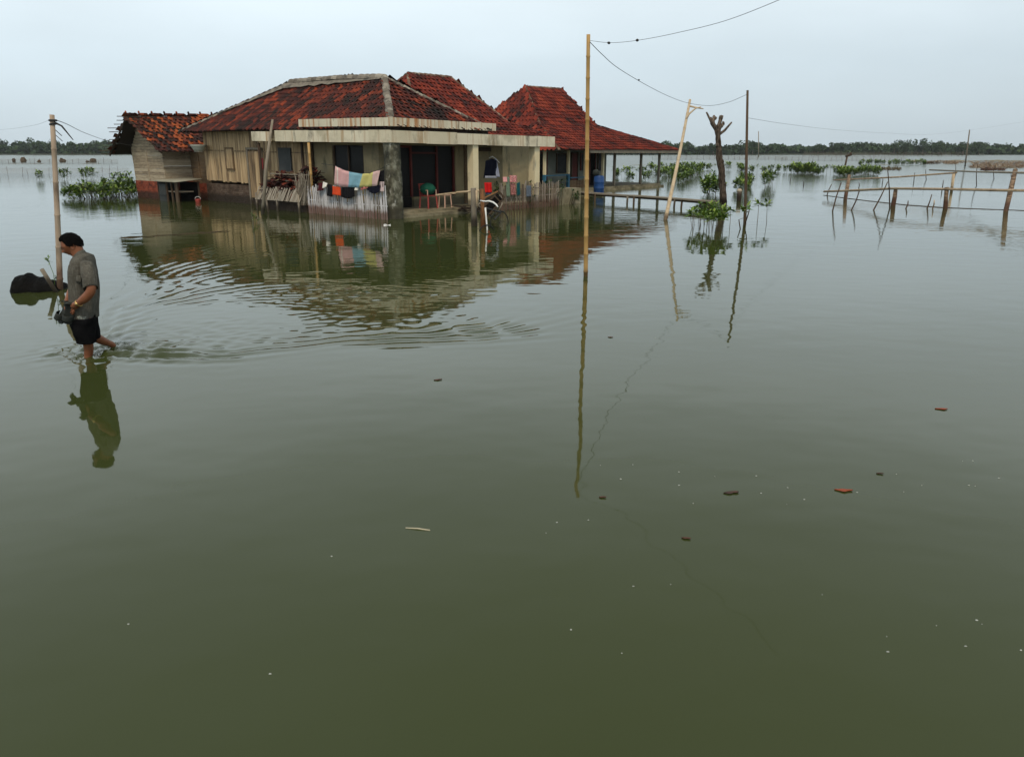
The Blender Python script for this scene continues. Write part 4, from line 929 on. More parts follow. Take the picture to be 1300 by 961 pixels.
bush('fence_plant', HW(.2, 5.2), .2, .6, 1.12, 16, 'low green plant behind the red towel on the picket fence', 34, 'leafd', .12)
bush('fence_plant', HW(.1, 6.9), .2, .7, 1.15, 12, 'thin plant poking above the grey picket fence before the cream wall', 35, 'leafd', .10)
q = MB(); c_ = HW(-.1, 8.5); 
q.fbox(HW, -.15, .6, 8.3, 9.9, -.4, .62); tag(q.build('planter_wall', 'slab'), 'low mossy concrete planter right of the grey picket fence', 'planter')

# ============================================================ BRIDGE
br = thing('footbridge', gp(800, 258.5), 'narrow plank and bamboo footbridge from the planter to the pollarded tree', 'footbridge')
bp_ = [at(700, 242, 34.6), at(745, 245, 32.9), at(800, 248.5, 31.0), at(855, 252, 29.0), at(906, 256, 27.2)]
q = MB()
for s0, s1 in zip(bp_, bp_[1:]):
    for o_ in (-.16, -.02, .13):
        d_ = Vector((.5, .8, 0)).normalized() * o_; q.bar(s0 + d_ + Vector((0, 0, U(-.01, .01))), s1 + d_ + Vector((0, 0, U(-.015, .01))) + (s1 - s0) * .02, .13, .045, up=(0, 0, 1))
q.build('deck', 'driftwood', br)
q = MB()
for s0, s1 in zip(bp_, bp_[1:]): q.tube([s0 - Vector((0, 0, .07)), s1 - Vector((0, 0, .07))], .04, 7, wob=.1)
q.build('beam', 'wood', br)
for k, (px_, yb) in enumerate(((731, 34), (766, 32.3), (809, 30.6), (817, 30.5), (865, 28.6), (873, 28.4), (893, 27.6), (902, 27.3))):
    x = (px_ - 650) / FPX * (yb / math.cos(PITCH)) * .985; top_ = .5 if px_ != 902 else .62
    f_ = (px_ - 700) / 206; zt = bp_[0].lerp(bp_[4], f_).z; Pq = bp_[0].lerp(bp_[4], f_)
    q = MB(); q.tube([Vector((Pq.x + U(-.06, .06), Pq.y + .05, -.5)), Vector((Pq.x, Pq.y, zt - .03))], .04, 7, wob=.12); q.build('support_post', 'wood' if k % 2 else 'driftwood', br)
# blue drum on the veranda edge
bd = thing('drum', H3(4.2, 16.0, 0), 'blue plastic water drum standing behind the bamboo pole by the footbridge', 'drum')
bc = at(760, 246, 36.0); bd.location = bc
q = MB(); rr_ = .25
prof = [(0, .94), (.03, 1), (.25, 1), (.27, 1.05), (.30, 1), (.55, 1), (.57, 1.05), (.60, 1), (.80, 1), (.86, .9)]
q.grid(lambda u, v: bc + Vector((math.cos(6.2832 * u) * rr_ * prof[int(v * 9 + .01)][1], math.sin(6.2832 * u) * rr_ * prof[int(v * 9 + .01)][1], prof[int(v * 9 + .01)][0] * .95)), 24, 9)
q.add([bc + Vector((math.cos(6.2832 * k / 24) * rr_ * .9, math.sin(6.2832 * k / 24) * rr_ * .9, .817)) for k in range(24)], [tuple(range(24))]); q.build('barrel', 'blue', bd)
q = MB(); q.tube([bc + Vector((0, 0, .815)), bc + Vector((0, 0, .84))], .2, 16); q.build('lid', 'blue', bd)
q = MB(); q.fbox(HW, 3.4, 4.6, 13.6, 17.2, -.4, .08); tag(q.build('stone_step', 'slab'), 'low mossy stone step below the blue drum', 'step')
q = MB(); q.blob(bc + Vector((-.15, -.05, .98)), .16, .14, .16, 10, 7, .1); tag(q.build('black_pot', 'rubber'), 'black pot sitting on top of the blue drum', 'pot')

# ============================================================ POLES, TREE, WIRES
mp_b = gp(743.5, 351); top_m = at(747, 44, 12.15)
q = MB(); q.bamboo(mp_b + (mp_b - top_m) * .14, top_m, .040, .030, .30, 10, .0)
tag(q.build('bamboo_pole', 'bamboo'), 'tall golden bamboo pole standing alone in the middle of the water', 'pole')
lp_b = gp(76, 368); lp_t = at(66, 146, 11.4)
lpo = thing('wire_pole', lp_b, 'pale bamboo pole at left carrying knotted black cord at its top, behind the wading man', 'pole')
q = MB(); q.bamboo(lp_b + (lp_b - lp_t) * .12, lp_t, .046, .034, .45, 10, .03); q.build('pole', mat('brownish_pole', [(.16, .11, .075), (.34, .26, .19), (.42, .33, .25)], 3, .7, (4, 4, .8), .3, .2, wet=(.35, (.10, .05, .03))), lpo)
q = MB(); ring(q, lp_t - Vector((0, 0, .08)), .045, Vector((1, 0, 0)), Vector((0, 1, 0)), .016, 12); ring(q, lp_t - Vector((0, 0, .13)), .045, Vector((1, 0, .2)), Vector((0, 1, 0)), .014, 12)
q.tube([lp_t - Vector((0, 0, .1)), lp_t + Vector((.12, 0, -.16)), lp_t + Vector((.26, 0, -.36))], [.018, .014, .006], 6); q.tube([lp_t - Vector((0, 0, .2)), lp_t + Vector((.1, 0, -.3))], .006, 5); q.tube([lp_t - Vector((0, 0, .28)), lp_t + Vector((.1, 0, -.38))], .005, 5); q.build('knotted_cord', 'rope', lpo)
q = MB(); c_ = lp_b + Vector((-.06, -.03, 0))
for k, (dx, zz) in enumerate(((-.03, .50), (-.05, .46), (.0, .43), (.07, .22), (.02, .18))): rosette(q, c_ + Vector((dx, 0, zz)), .055, 6, 300 + k)
q.tube([c_ + Vector((0, 0, -.1)), c_ + Vector((.02, 0, .25)), c_ + Vector((-.03, 0, .46))], .004, 5)
tag(q.build('sprouting_shoot', 'leaf'), 'thin leafy shoot growing up the left bamboo pole', 'plant')
s_b = gp(71, 370); pole('short_stick', [s_b + Vector((.05, 0, -.12)), at(53, 342, s_b.y - .2)], [.032, .03], 'driftwood', 'short dark stick slanting out of the water beside the black tarpaulin', 'stick')
# black tarpaulin lump
c_ = gp(38, 371) + Vector((0, .25, 0)); q = MB()
hpts = [(0, 0), (.06, .13), (.20, .285), (.30, .27), (.5, .20), (.7, .17), (.86, .13), (1, 0)]
def hprof(u):
    for (x0, h0), (x1, h1) in zip(hpts, hpts[1:]):
        if u <= x1: return h0 + (h1 - h0) * (u - x0) / (x1 - x0)
    return 0
def trp(u, v):
    an = math.pi * v; w_ = .33 * (hprof(u) / .25) ** .5
    return c_ + Vector((-.40 + .82 * u, -w_ * math.cos(an) + .03 * math.sin(u * 17), hprof(u) * math.sin(an) * (1 + .1 * math.sin(u * 30 + v * 9)) - .03))
q.grid(trp, 22, 9, smooth=False); tag(q.build('tarpaulin_heap', 'tarp'), 'black tarpaulin covered lump breaking the water at the far left', 'tarpaulin')
# leaning pole with forked arm
l0 = gp(844.5, 279); l1 = at(876, 127, 25.6)
lf = thing('forked_pole', l0, 'tall pale bamboo pole leaning right with a short braced arm at its top', 'pole')
q = MB(); q.bamboo(l0 + (l0 - l1) * .1, l1, .066, .040, .5, 10, .05); q.build('pole', 'bamboop', lf)
def on(f): return l0.lerp(l1, f)
q = MB(); q.tube([on(.945), at(884, 137, 25.4), at(893, 138.5, 25.3)], [.03, .028, .018], 7, wob=.15); q.build('arm', 'bamboop', lf)
q = MB(); q.tube([on(.83), at(875, 145, 25.3), at(883, 138, 25.3), at(890, 136, 25.25)], [.032, .032, .026, .015], 7, wob=.15); q.build('brace', 'bamboop', lf)
# pollarded tree
Yt = 29.6; t0 = gp(918.5, 262); Yt = t0.y
tr = thing('pollarded_tree', t0, 'bare pollarded tree with knobbly stumps at the end of the footbridge', 'tree')
tp_ = [t0 + Vector((0, 0, -.4)), t0, at(917, 235, Yt), at(916, 217, Yt), at(913, 200, Yt), at(912, 180, Yt), at(911, 165, Yt)]
q = MB()
tp2 = []; rd = []
base_r = [.16, .14, .12, .13, .115, .095, .10]
for i in range(len(tp_) - 1):
    for k in range(4): tp2.append(tp_[i].lerp(tp_[i + 1], k / 4)); rd.append((base_r[i] + (base_r[i + 1] - base_r[i]) * k / 4) * U(.92, 1.1))
tp2.append(tp_[-1]); rd.append(.12); q.tube(tp2, rd, 12, wob=.13)
for k in range(9): q.blob(tp2[3 + k * 2] + Vector((U(-.09, .09), -.07, U(-.1, .1))), .06, .06, .09, 8, 6, .3); q.build('trunk', 'bark', tr)
for pts_, r0, r1, knob in (([(911, 167), (905, 158), (903.5, 156)], .085, .075, .0), ([(904, 157), (900, 149), (897, 143)], .05, .03, 0), ([(906, 160), (905, 154), (907, 150)], .06, .07, .08), ([(909, 165), (913, 158), (915, 151)], .07, .075, .095), ([(911, 167), (914, 163), (917.5, 158)], .055, .06, .08), ([(913, 171), (920, 166), (925, 160), (929, 155.5)], .055, .03, 0), ([(905, 157), (903, 152)], .05, .05, .06)):
    q = MB(); pp = [at(x, y, Yt + U(-.08, .08)) for x, y in pts_]; q.tube(pp, [r0 + (r1 - r0) * i / (len(pp) - 1) for i in range(len(pp))], 8, wob=.1)
    if knob:
        for _ in range(4): q.blob(pp[-1] + Vector((U(-.6, .6), U(-.6, .6), U(-.9, .7))) * knob, knob * .65, knob * .65, knob * .8, 8, 6, .3)
    q.build('limb', 'bark', tr)
# tall thin post
p0 = gp(945.5, 284); p1 = at(949, 115, 22.2)
q = MB(); q.tube([p0 + (p0 - p1) * .1, p0, p0.lerp(p1, .4) + Vector((.012, 0, 0)), p1], [.045, .045, .04, .032], 8, wob=.04)
tag(q.build('wire_post', 'wood'), 'tall thin dark post with a cable fixed to its top, right of the pollarded tree', 'post')
for k, (a, b, c) in enumerate((((941, 291), (938, 279), (944, 277)), ((944, 287), (950, 272), (952, 264)))):
    q = MB(); g0 = gp(*a) ; q.tube([g0 - Vector((0, 0, .1)), at(*b, g0.y), at(*c, g0.y)], [.018, .015, .008], 5, wob=.2); tag(q.build('dead_twig', 'wood'), ['crooked dead twig left of the tall thin post base', 'crooked dead twig right of the tall thin post base'][k], 'twig', 'dead twigs at the thin post')
# stump with pale top
g0 = gp(938, 255); q = MB(); q.tube([g0 - Vector((0, 0, .2)), g0 + Vector((0, 0, .25)), g0 + Vector((0, 0, .36))], [.10, .095, .09], 9, wob=.1); stp = thing('stump', g0, 'short brown stump with a pale bag on top, left of the tall thin post', 'stump')
q.build('stump_wood', 'brickd', stp); q = MB(); q.blob(g0 + Vector((0, 0, .42)), .11, .10, .09, 9, 6, .15); q.build('pale_bag', cloth_mat('sun_bleached_bag', (.40, .34, .26)), stp)
def wire(pts_, r_, label, name='cable', knots=()):
    # Catmull-Rom through the points
    P_ = [Vector(p) for p in pts_]; P_ = [P_[0] * 2 - P_[1]] + P_ + [P_[-1] * 2 - P_[-2]]; out_ = []
    for i in range(1, len(P_) - 2):
        for k in range(8):
            t = k / 8; a, b, c, d = P_[i - 1], P_[i], P_[i + 1], P_[i + 2]
            out_.append(.5 * ((2 * b) + (c - a) * t + (2 * a - 5 * b + 4 * c - d) * t * t + (3 * b - a - 3 * c + d) * t ** 3))
    out_.append(P_[-2]); q = MB(); q.tube(out_, r_, 5)
    for kx in knots: q.blob(kx, .025, .02, .02, 6, 4)
    return tag(q.build(name, 'rope'), label, 'cable')
wire([at(749, 52, 12.1), at(770, 54.5, 11.6), at(790, 54, 11.2), at(820, 50, 10.7), at(860, 42, 10.0), at(920, 27, 9.2), at(990, 0, 8.4), at(1080, -40, 7.6)], .003, 'black cable rising from the golden bamboo pole out to the upper right', knots=(at(773, 55, 11.5), at(809, 51.5, 10.9)))
wire([at(749, 54, 12.1), at(765, 70, 13.6), at(785, 87, 15.5), at(820, 108, 18.5), at(850, 123, 21.5), at(873, 131, 25.0), at(900, 134.5, 24.4), at(925, 130, 23.2), at(949, 120, 22.2)], .0055, 'sagging black cable from the golden bamboo pole to the tall thin post', knots=(at(811, 102, 17.6),))
wire([lp_t - Vector((0, 0, .06)), at(85, 158, 14), at(110, 170, 19), at(140, 180, 27), at(172, 186, 33)], .006, 'thin cable from the left bamboo pole to the hut roof')
wire([lp_t - Vector((0, 0, .06)), at(40, 160, 15), at(0, 165, 20), at(-60, 168, 27)], .0016, 'faint cable leaving the left bamboo pole to the left')
wire([at(949, 150, 22.3), at(1000, 158, 30), at(1060, 165, 45), at(1120, 169, 62), at(1180, 171, 80), at(1229, 166, 100), at(1300, 155, 85), at(1400, 140, 70)], .0045, 'faint long cable running from the tall thin post to the far slanting pole')
q = MB(); q.tube([at(963, 200, 250), at(963, 167, 250)], [.16, .12], 6); tag(q.build('utility_pole', 'driftwood'), 'distant upright pole in front of the tree line', 'pole')
q = MB(); q.tube([at(1225, 212, 100), at(1231, 165, 100)], [.09, .07], 6); tag(q.build('utility_pole', 'driftwood'), 'distant slanting pole by the brown reed bank', 'pole')

# ============================================================ RIGHT: BAMBOO RAILS
def rpt(px, py, Yv): return at(px, py, Yv)
jt = thing('bamboo_jetty', gp(1134, 261), 'old jetty frame of two bamboo rails on split posts at the right', 'jetty')
bases = [gp(1073, 253), gp(1134, 261), gp(1200, 265), gp(1277, 268)]
tops = [at(1078, 223, bases[0].y + 1), at(1137, 240, bases[1].y), at(1202, 238, bases[2].y), at(1289, 216, bases[3].y + 1.5)]
for b0, t0_ in zip(bases, tops):
    q = MB(); d = b0 - t0_; q.tube([b0 + d.normalized() * .4, b0, b0.lerp(t0_, .5), t0_], [.085, .085, .08, .07], 8, wob=.16); q.build('post', mat('split_log', [(.04, .025, .018), (.20, .13, .08), (.34, .25, .17)], 7, .85, (1, 1, 3), .4, .1, wet=(.3, (.07, .03, .018))) if b0 is bases[0] else bpy.data.materials['split_log'], jt)
q = MB(); rp = [at(1046, 243.5, bases[0].y + 1.2), at(1073, 242.5, bases[0].y), at(1134, 239.5, bases[1].y), at(1202, 240.5, bases[2].y - .05), at(1277, 242, bases[3].y - .1), at(1330, 242.5, bases[3].y - 1.2)]
q.tube(rp, [.042, .048, .044, .048, .046, .045], 8, wob=.14); q.build('near_rail', 'bambood', jt)
q = MB(); q.tube([at(1058, 229, 40), at(1140, 225, 39), at(1215, 219.5, 38.5)], [.038, .042, .045], 8, wob=.12); q.build('far_rail', 'bambood', jt)
q = MB(); q.tube([at(1180, 216, 40), at(1240, 218.5, 36), at(1289, 219.5, bases[3].y + 1.3), at(1330, 220, bases[3].y + .4)], [.038, .038, .038, .038], 8, wob=.12); q.build('far_rail', 'driftwood', jt)
q = MB(); g0 = gp(1208, 243); q.tube([g0 - Vector((0, 0, .3)), at(1211, 219, g0.y)], .07, 7, wob=.08); q.build('post', 'bamboop', jt)
q = MB(); bl = [gp(1046, 248.5), gp(1100, 255), gp(1149, 260.5), gp(1200, 264), gp(1250, 266), gp(1300, 267.5), gp(1340, 269)]
q.tube([p_ + Vector((U(-.05, .05), .05 + U(-.1, .1), -.004)) for p_ in bl], .022, 7, wob=.3); q.build('floating_log', 'wood', jt)
SL = ['thin stick at the left tip of the near bamboo rail', 'thin leaning stick left of the first jetty post', 'short leaning stick right of the first jetty post', 'long stick leaning right before the second jetty post', 'tall upright stick just left of the second jetty post', 'tiny stub right of the second jetty post', 'short leaning stick left of the third jetty post', 'short pale stub beside the third jetty post']
for k, (x0, y0, x1, y1) in enumerate(((1050, 248, 1056, 234), (1057, 268, 1068, 232), (1081, 267, 1091, 243), (1109, 267, 1127, 231), (1129.5, 265, 1127, 216), (1150, 265, 1153, 255), (1177, 265, 1183, 247), (1184, 265, 1186, 254))):
    g0 = gp(x0, y0); q = MB(); t_ = at(x1, y1, g0.y); q.tube([g0 + (g0 - t_) * .15, g0, g0.lerp(t_, .5) + Vector((U(-.03, .03), 0, 0)), t_], [.025, .025, .022, .016], 6, wob=.1)
    tag(q.build('thin_stick', 'wood' if k != 7 else 'bamboop'), SL[k], 'stick', 'sticks standing along the bamboo jetty')
for k, (x, y0, y1) in enumerate(((1160, 232, 219), (1176, 229, 215), (1213, 222, 207), (1240, 236, 208), (1262, 228, 214), (1285, 233, 221), (1120, 234, 225), (1196, 241, 229), (1003, 231, 224), (1020, 236, 230), (1090, 239, 232))):
    g0 = gp(x, y0); t_ = at(x + U(-2, 2), y1, g0.y); q = MB(); q.tube([g0 + (g0 - t_) * .15, g0.lerp(t_, .5) + Vector((U(-.04, .04), 0, 0)), t_], [.028, .024, .016], 5, wob=.15)
    tag(q.build('net_stake', 'wood'), ordinal(sorted((1160, 1176, 1213, 1240, 1262, 1285, 1120, 1196, 1003, 1020, 1090)).index(x)) + ' thin stake in the open water behind the bamboo rails', 'stake', 'thin stakes in the open water at right')
# little figure like marker post
g0 = gp(1072, 213.5); q = MB(); q.tube([g0 - Vector((0, 0, .3)), at(1076, 197, g0.y)], [.14, .10], 7, wob=.1); q.tube([at(1073.5, 199, g0.y), at(1081, 196.5, g0.y)], .14, 7, wob=.1); q.blob(at(1080, 195.5, g0.y), .17, .17, .2, 7, 5, .2)
tag(q.build('marker_post', 'wood'), 'dark leaning marker post with a crosspiece behind the mangroves at right', 'post')
# reed banks and far dikes
def reeds(px0, px1, py0, py1, n_, hh_, mt, label, name='reed_bank', seed=1, jitter=1):
    rg_ = random.Random(seed); q = MB()
    for k in range(n_):
        g_ = gp(rg_.uniform(px0, px1), rg_.uniform(py0, py1)); d = Vector((rg_.uniform(-1, 1) * jitter, rg_.uniform(-.6, .6), rg_.uniform(.1, .8))).normalized() * hh_ * rg_.uniform(.5, 1.5)
        d.z *= .45; c = g_ + Vector((0, 0, rg_.uniform(-.05, hh_ * .35))); q.bar(c - d * .3, c + d, .07, .03, rnd=rg_.random())
    return tag(q.build(name, mt), label, 'reeds', kind='stuff')
reeds(1198, 1216, 206, 209, 160, .5, 'reed', 'tan heap of dry reeds at the left end of the brown bank', seed=1)
reeds(1232, 1330, 207, 214, 1100, .45, 'reed', 'rust brown reed bank at the right edge', seed=2)
reeds(1160, 1330, 204.5, 207.5, 500, .35, 'reed', 'thin far strip of dry reeds', seed=3)
reeds(1246, 1275, 215, 217, 160, .35, mat('dark_debris', [(.04, .02, .015), (.12, .06, .04)], 2, .9, bump=0), 'dark brown flotsam below the reed bank', 'flotsam', 4)
reeds(1118, 1142, 214, 216.5, 120, .4, 'stem', 'dark twiggy flotsam left of the reed bank', 'flotsam', 5)
reeds(1172, 1192, 207, 209, 90, .6, 'wood', 'dark driftwood heap left of the reed bank', 'flotsam', 6)
land_ = MB()
def bank(px0, px1, py, wid, hgt, n_=60):
    land_.grid(lambda u, v: gp(px0 + (px1 - px0) * u, py) + Vector((0, wid * (v - .5), hgt * math.sin(math.pi * v) * (.6 + .4 * math.sin(u * 47) * math.sin(u * 19)) - .12)), n_, 4)
bank(1150, 1420, 205, 8, .42); bank(1236, 1420, 213, 5, .30); bank(700, 1170, 214.5 - 5, 1.5, .16, 90); bank(-200, 150, 208, 3, .22, 60)
tag(land_.build('mud_dike', 'land'), kind='structure')
def netfence(px0, px1, py, hgt, n_, label, seed):
    rg_ = random.Random(seed); A0, A1 = gp(px0, py), gp(px1, py); root = thing('net_fence', (A0 + A1) / 2, label, 'fence')
    q = MB(); sc = A0.y / FPX
    for r_ in range(7):
        z = .05 + hgt * .8 * r_ / 6; pts_ = [A0.lerp(A1, k / 40) + Vector((0, 0, z + .05 * math.sin(k * 1.7) * hgt)) for k in range(41)]; q.tube(pts_, sc * .05, 3, cap=False)
    for r_ in range(220):
        b = A0.lerp(A1, r_ / 219); q.bar(b, b + Vector((0, 0, hgt * .8)), sc * .06, .01)
    q.build('net', 'driftwood', root)
    for k in range(n_):
        b = A0.lerp(A1, (k + rg_.uniform(-.3, .3)) / n_); q = MB(); q.tube([b - Vector((0, 0, .3)), b + Vector((rg_.uniform(-.2, .2), 0, hgt * rg_.uniform(.6, 1.15)))], sc * .17, 5); q.build('stake', 'wood', root)
netfence(-60, 150, 208.5, .9, 26, 'low net fence on stakes far off at left, before the woods', 1)
netfence(-40, 165, 224, .85, 16, 'thin sagging net fence across the water left of the hut', 2)
netfence(985, 1150, 204.5, 1.1, 24, 'far net fence before the woods at right', 3)
netfence(830, 1000, 203, 1.0, 22, 'far net fence behind the veranda and pollarded tree', 4)
netfence(1020, 1230, 199, 1.8, 26, 'farthest net fence at right, close to the tree line', 5)
FB = ['dark lump on the far left dike at the frame edge', 'larger dark lump on the far left dike', 'small dark lump left of the bamboo pole, far off', 'dark box shaped lump right of the bamboo pole, far off', 'dark box shaped lump farthest right on the left dike', 'small low lump beside the farthest box']
for k, (x, w_, h_) in enumerate(((18, .5, .8), (30, 1.1, 1.0), (50, .6, .5), (79.5, 1.2, .85), (118.5, 1.3, .8), (111.5, .6, .4))):
    g0 = gp(x, 206.5); q = MB(); q.blob(g0 + Vector((0, 0, h_ * .3)), w_ / 2, .4, h_ * .62, 8, 6, .25, sm=False); tag(q.build('far_lump', 'wood'), FB[k], 'heap', 'dark heaps on the far left dike')

# ============================================================ FAR TREES
def crown(mb, c, r_, h_, n_, rg_, leaf=1.0):
    cl = [(Vector((c.x + rg_.gauss(0, r_ * .45), c.y + rg_.gauss(0, r_ * .4), c.z + h_ * rg_.uniform(.25, .86))), r_ * rg_.uniform(.3, .55)) for _ in range(max(5, n_ // 26))]
    for k in range(n_):
        cc, cr_ = cl[k % len(cl)]; d = Vector((rg_.gauss(0, 1), rg_.gauss(0, 1), rg_.gauss(0, .8))).normalized() * cr_ * rg_.uniform(.6, 1)
        p = cc + d
        if p.z > c.z + h_: p.z = c.z + h_ - rg_.random() * .4
        if p.z < c.z: p.z = c.z + rg_.random() * .5
        a = Vector((rg_.uniform(-1, 1), rg_.uniform(-1, 1), rg_.uniform(-1, 1))).normalized() * leaf * rg_.uniform(.4, .8); b = a.cross(Vector((rg_.uniform(-1, 1), rg_.uniform(-1, 1), rg_.uniform(-1, 1)))).normalized() * leaf * rg_.uniform(.3, .6)
        mb.add([p - a, p - b, p + a, p + b], [(0, 1, 2, 3)], rg_.random())
rw = random.Random(77)
def height_px(px):                         # measured height of the tree line above its foot
    if px < 250: return 16 + 2.5 * math.sin(px * .09) + 2.5 * math.sin(px * .31 + 1)
    if px < 1150: return 14 + 2.2 * math.sin(px * .055) + 1.6 * math.sin(px * .23)
    return 15 - max(0, (px - 1160)) * .035 + 2 * math.sin(px * .2)
wm = MB(); px = -330
while px < 1640:
    Yv = rw.uniform(386, 426); hm = max(3.5, height_px(px)) / FPX * Yv * rw.uniform(.72, 1.05)
    b0 = Vector(((px - 650) / FPX * Yv * 1.03, Yv, .2)); crown(wm, b0, hm * .5, hm, 190, rw, .85)
    for _ in range(70):
        a_ = b0 + Vector((rw.uniform(-3, 3), rw.uniform(-2, 2), rw.uniform(0, hm * .75))); u1 = Vector((rw.uniform(-1, 1), rw.uniform(-1, 1), rw.uniform(-1, 1))).normalized() * 1.1; u2 = u1.cross(Vector((rw.uniform(-1, 1), rw.uniform(-1, 1), rw.uniform(-1, 1)))).normalized() * .9
        wm.add([a_ - u1, a_ - u2, a_ + u1, a_ + u2], [(0, 1, 2, 3)], rw.random())
    wm.tube([b0, b0 + Vector((0, 0, hm * .4))], .18, 4); px += rw.uniform(3.0, 4.6)
tag(wm.build('far_wood', 'leaff'), 'dense dark green belt of trees along the whole far shore', 'wood', kind='stuff')
TR = [(25, 15, 3.6, 'round tree left of the left bamboo pole in the far belt'), (101, 18, 4.2, 'tallest round crowned tree at left, right of the bamboo pole'), (8, 15, 3, 'tree at the left frame edge in the far belt'), (125, 15, 3, 'tree right of the tallest left crown, near the hut'), (937, 15, 3.4, 'rounded crown directly left of the tall thin post, far off'), (890, 13, 3, 'rounded crown left of the pollarded tree limbs, far off'), (1015, 13.5, 3, 'crown right of the distant upright pole'), (1034, 14, 3, 'crown above the mangrove line right of the upright pole'), (1106, 17, 4.2, 'leftmost broad crown of the tall grove at right'), (1120, 17.5, 4.4, 'second broad crown of the tall grove at right'), (1140, 18.5, 4.6, 'highest crown in the middle of the tall grove at right'), (1160, 16, 4, 'crown right of the highest one in the tall grove'), (1188, 14.5, 4, 'broad crown right of the tall grove'), (1207, 14.5, 3.6, 'crown left of the far slanting pole')]
for k, (px, hp, r_, lb_) in enumerate(TR):
    Yv = 384; hm = hp / FPX * Yv * 1.04; b0 = Vector(((px - 650) / FPX * Yv * 1.03, Yv, .1)); root = thing('tree', b0, lb_, 'tree', 'taller trees of the far belt')
    q = MB(); q.tube([b0, b0 + Vector((.2, 0, hm * .6))], [.3, .15], 6); q.build('trunk', 'bark', root); q = MB(); crown(q, b0 + Vector((0, 0, .6)), r_ * .8, hm - .6, 520, rw, .7); q.build('crown', 'leaff', root)

# ============================================================ FLOATING LEAVES AND BITS
def fl_leaf(px, py, ln, mt, label, name='floating_leaf'):
    g_ = gp(px, py, .004); q = MB(); a = U(-.4, .4)
    d = Vector((math.cos(a), math.sin(a), 0)); x = Vector((-d.y, d.x, 0))
    q.grid(lambda u, v: g_ + d * ln * (u - .5) + x * (v - .5) * ln * .42 * math.sin(math.pi * min(max(u, .03), .97)) ** .7 * (1 + .25 * math.sin(u * 11 + px)) + x * .03 * ln * math.sin(u * 5 + px) + Vector((0, 0, .003 * math.cos(v * 9) + .003 * u)), 8, 4)
    return tag(q.build(name, mt, solid=.0008), label, 'leaf', 'leaves floating on the near water')
OL = mat('orange_dead_leaf', [(.24, .045, .018), (.36, .10, .04)], 30, .6, bump=0); BR = mat('brown_dead_leaf', [(.04, .025, .02), (.14, .06, .04)], 30, .6, bump=0)
fl_leaf(1071, 622, .11, OL, 'large orange dead leaf floating near the right side'); fl_leaf(928, 625, .10, BR, 'brown dead leaf floating below the middle right'); fl_leaf(1195, 519, .10, OL, 'small orange leaf floating far right'); fl_leaf(775, 428, .06, BR, 'faint orange leaf right of the pole reflection'); fl_leaf(556, 482, .08, BR, 'dark brown leaf floating left of centre'); fl_leaf(765, 631, .045, BR, 'tiny brown leaf beside the end of the pole reflection'); fl_leaf(871, 683, .05, BR, 'tiny brown scrap right of the pole reflection end'); fl_leaf(1117, 601, .045, BR, 'tiny dark scrap above the large orange leaf')
g0 = gp(515, 670, .001); g1 = gp(546, 673, .001); q = MB(); q.tube([g0, g0.lerp(g1, .5) + Vector((0, 0, .004)), g1], .004, 5); tag(q.build('floating_straw', mat('pale_straw', [(.5, .45, .32), (.62, .56, .42)], 9, .7, bump=0)), 'pale straw floating in the lower middle', 'straw')
q = MB(); rz_ = random.Random(4)
spk = [(343, 855), (725, 799), (804, 744), (747, 660), (1127, 827), (1240, 787), (1226, 820), (1296, 825), (788, 608), (862, 599), (862, 616), (960, 604), (966, 626), (1000, 619), (1021, 634), (1088, 625), (1138, 602), (1235, 585), (1268, 607), (1238, 617), (880, 639), (1230, 616), (163, 792), (707, 663), (832, 429), (421, 706)] + [(rz_.uniform(650, 1300), rz_.uniform(560, 850)) for _ in range(14)]
for i, (x, y) in enumerate(spk):
    r_ = rz_.uniform(.003, .0055) if i < 26 else rz_.uniform(.0012, .0025); q.blob(gp(x, y, .001), r_ * 1.5, r_, .003, 8, 4, .2)
tag(q.build('foam_specks', 'foam'), 'scattered white foam specks on the near water', 'foam', kind='stuff')
# splash at the wading man's feet
q = MB(); fxp = trail[0]
for k in range(150):
    t_ = rz_.random(); s_ = rz_.choice((0, 1))
    c = (gp(114, 451) if s_ == 0 else gp(146, 438)) + Vector((rz_.gauss(0, .07), rz_.gauss(0, .07), .004 + abs(rz_.gauss(0, .008)))); q.blob(c, rz_.uniform(.002, .011), rz_.uniform(.002, .008), rz_.uniform(.001, .004), 6, 4, .2)
tag(q.build('splash_foam', 'foam'), "small white splash around the wading man's feet", 'foam', kind='stuff')

q = MB(); g0, g1 = gp(151, 303), gp(294, 293.5); q.tube([g0.lerp(g1, k / 12) + Vector((0, .05 * math.sin(k * 1.9), -.004)) for k in range(13)], [.012, .02, .02, .016, .022, .018, .02, .024, .02, .018, .022, .014, .006], 6, wob=.3)
for k in (2, 5, 8, 10): c_ = g0.lerp(g1, k / 12); q.tube([c_, c_ + Vector((U(.1, .3), U(-.2, .2), .02)), c_ + Vector((U(.3, .5), U(-.3, .3), -.01))], [.008, .006, .003], 5)
tag(q.build('floating_branch', 'wood'), 'long thin dark branch floating in the reflection of the hut', 'branch')
q = MB(); q.grid(lambda u, v: gp(487 + 9 * u, 285.5 + 2.2 * v) + Vector((0, 0, .01 + .015 * math.sin(u * 7 + v * 3))), 8, 4); tag(q.build('plastic_scrap', 'whitem', solid=.002), 'small white plastic scrap floating at the foot of the mouldy pillar', 'scrap')
cloth('red_rag', HW, [at(330, 201, HW(8.3, .55).y), at(334.5, 201, HW(8.1, .55).y)], .42, cloth_mat('faded_red_cloth', (.25, .05, .05)), 'faded red rag hanging by the plank door behind the leaning pole', folds=2, group='laundry hung along the fences')
bk_ = thing('basket', HW(12.3, -.1), 'small red plastic basket with white handle at the waterline right of the grey shelter', 'basket'); bo = HW(12.3, -.1)
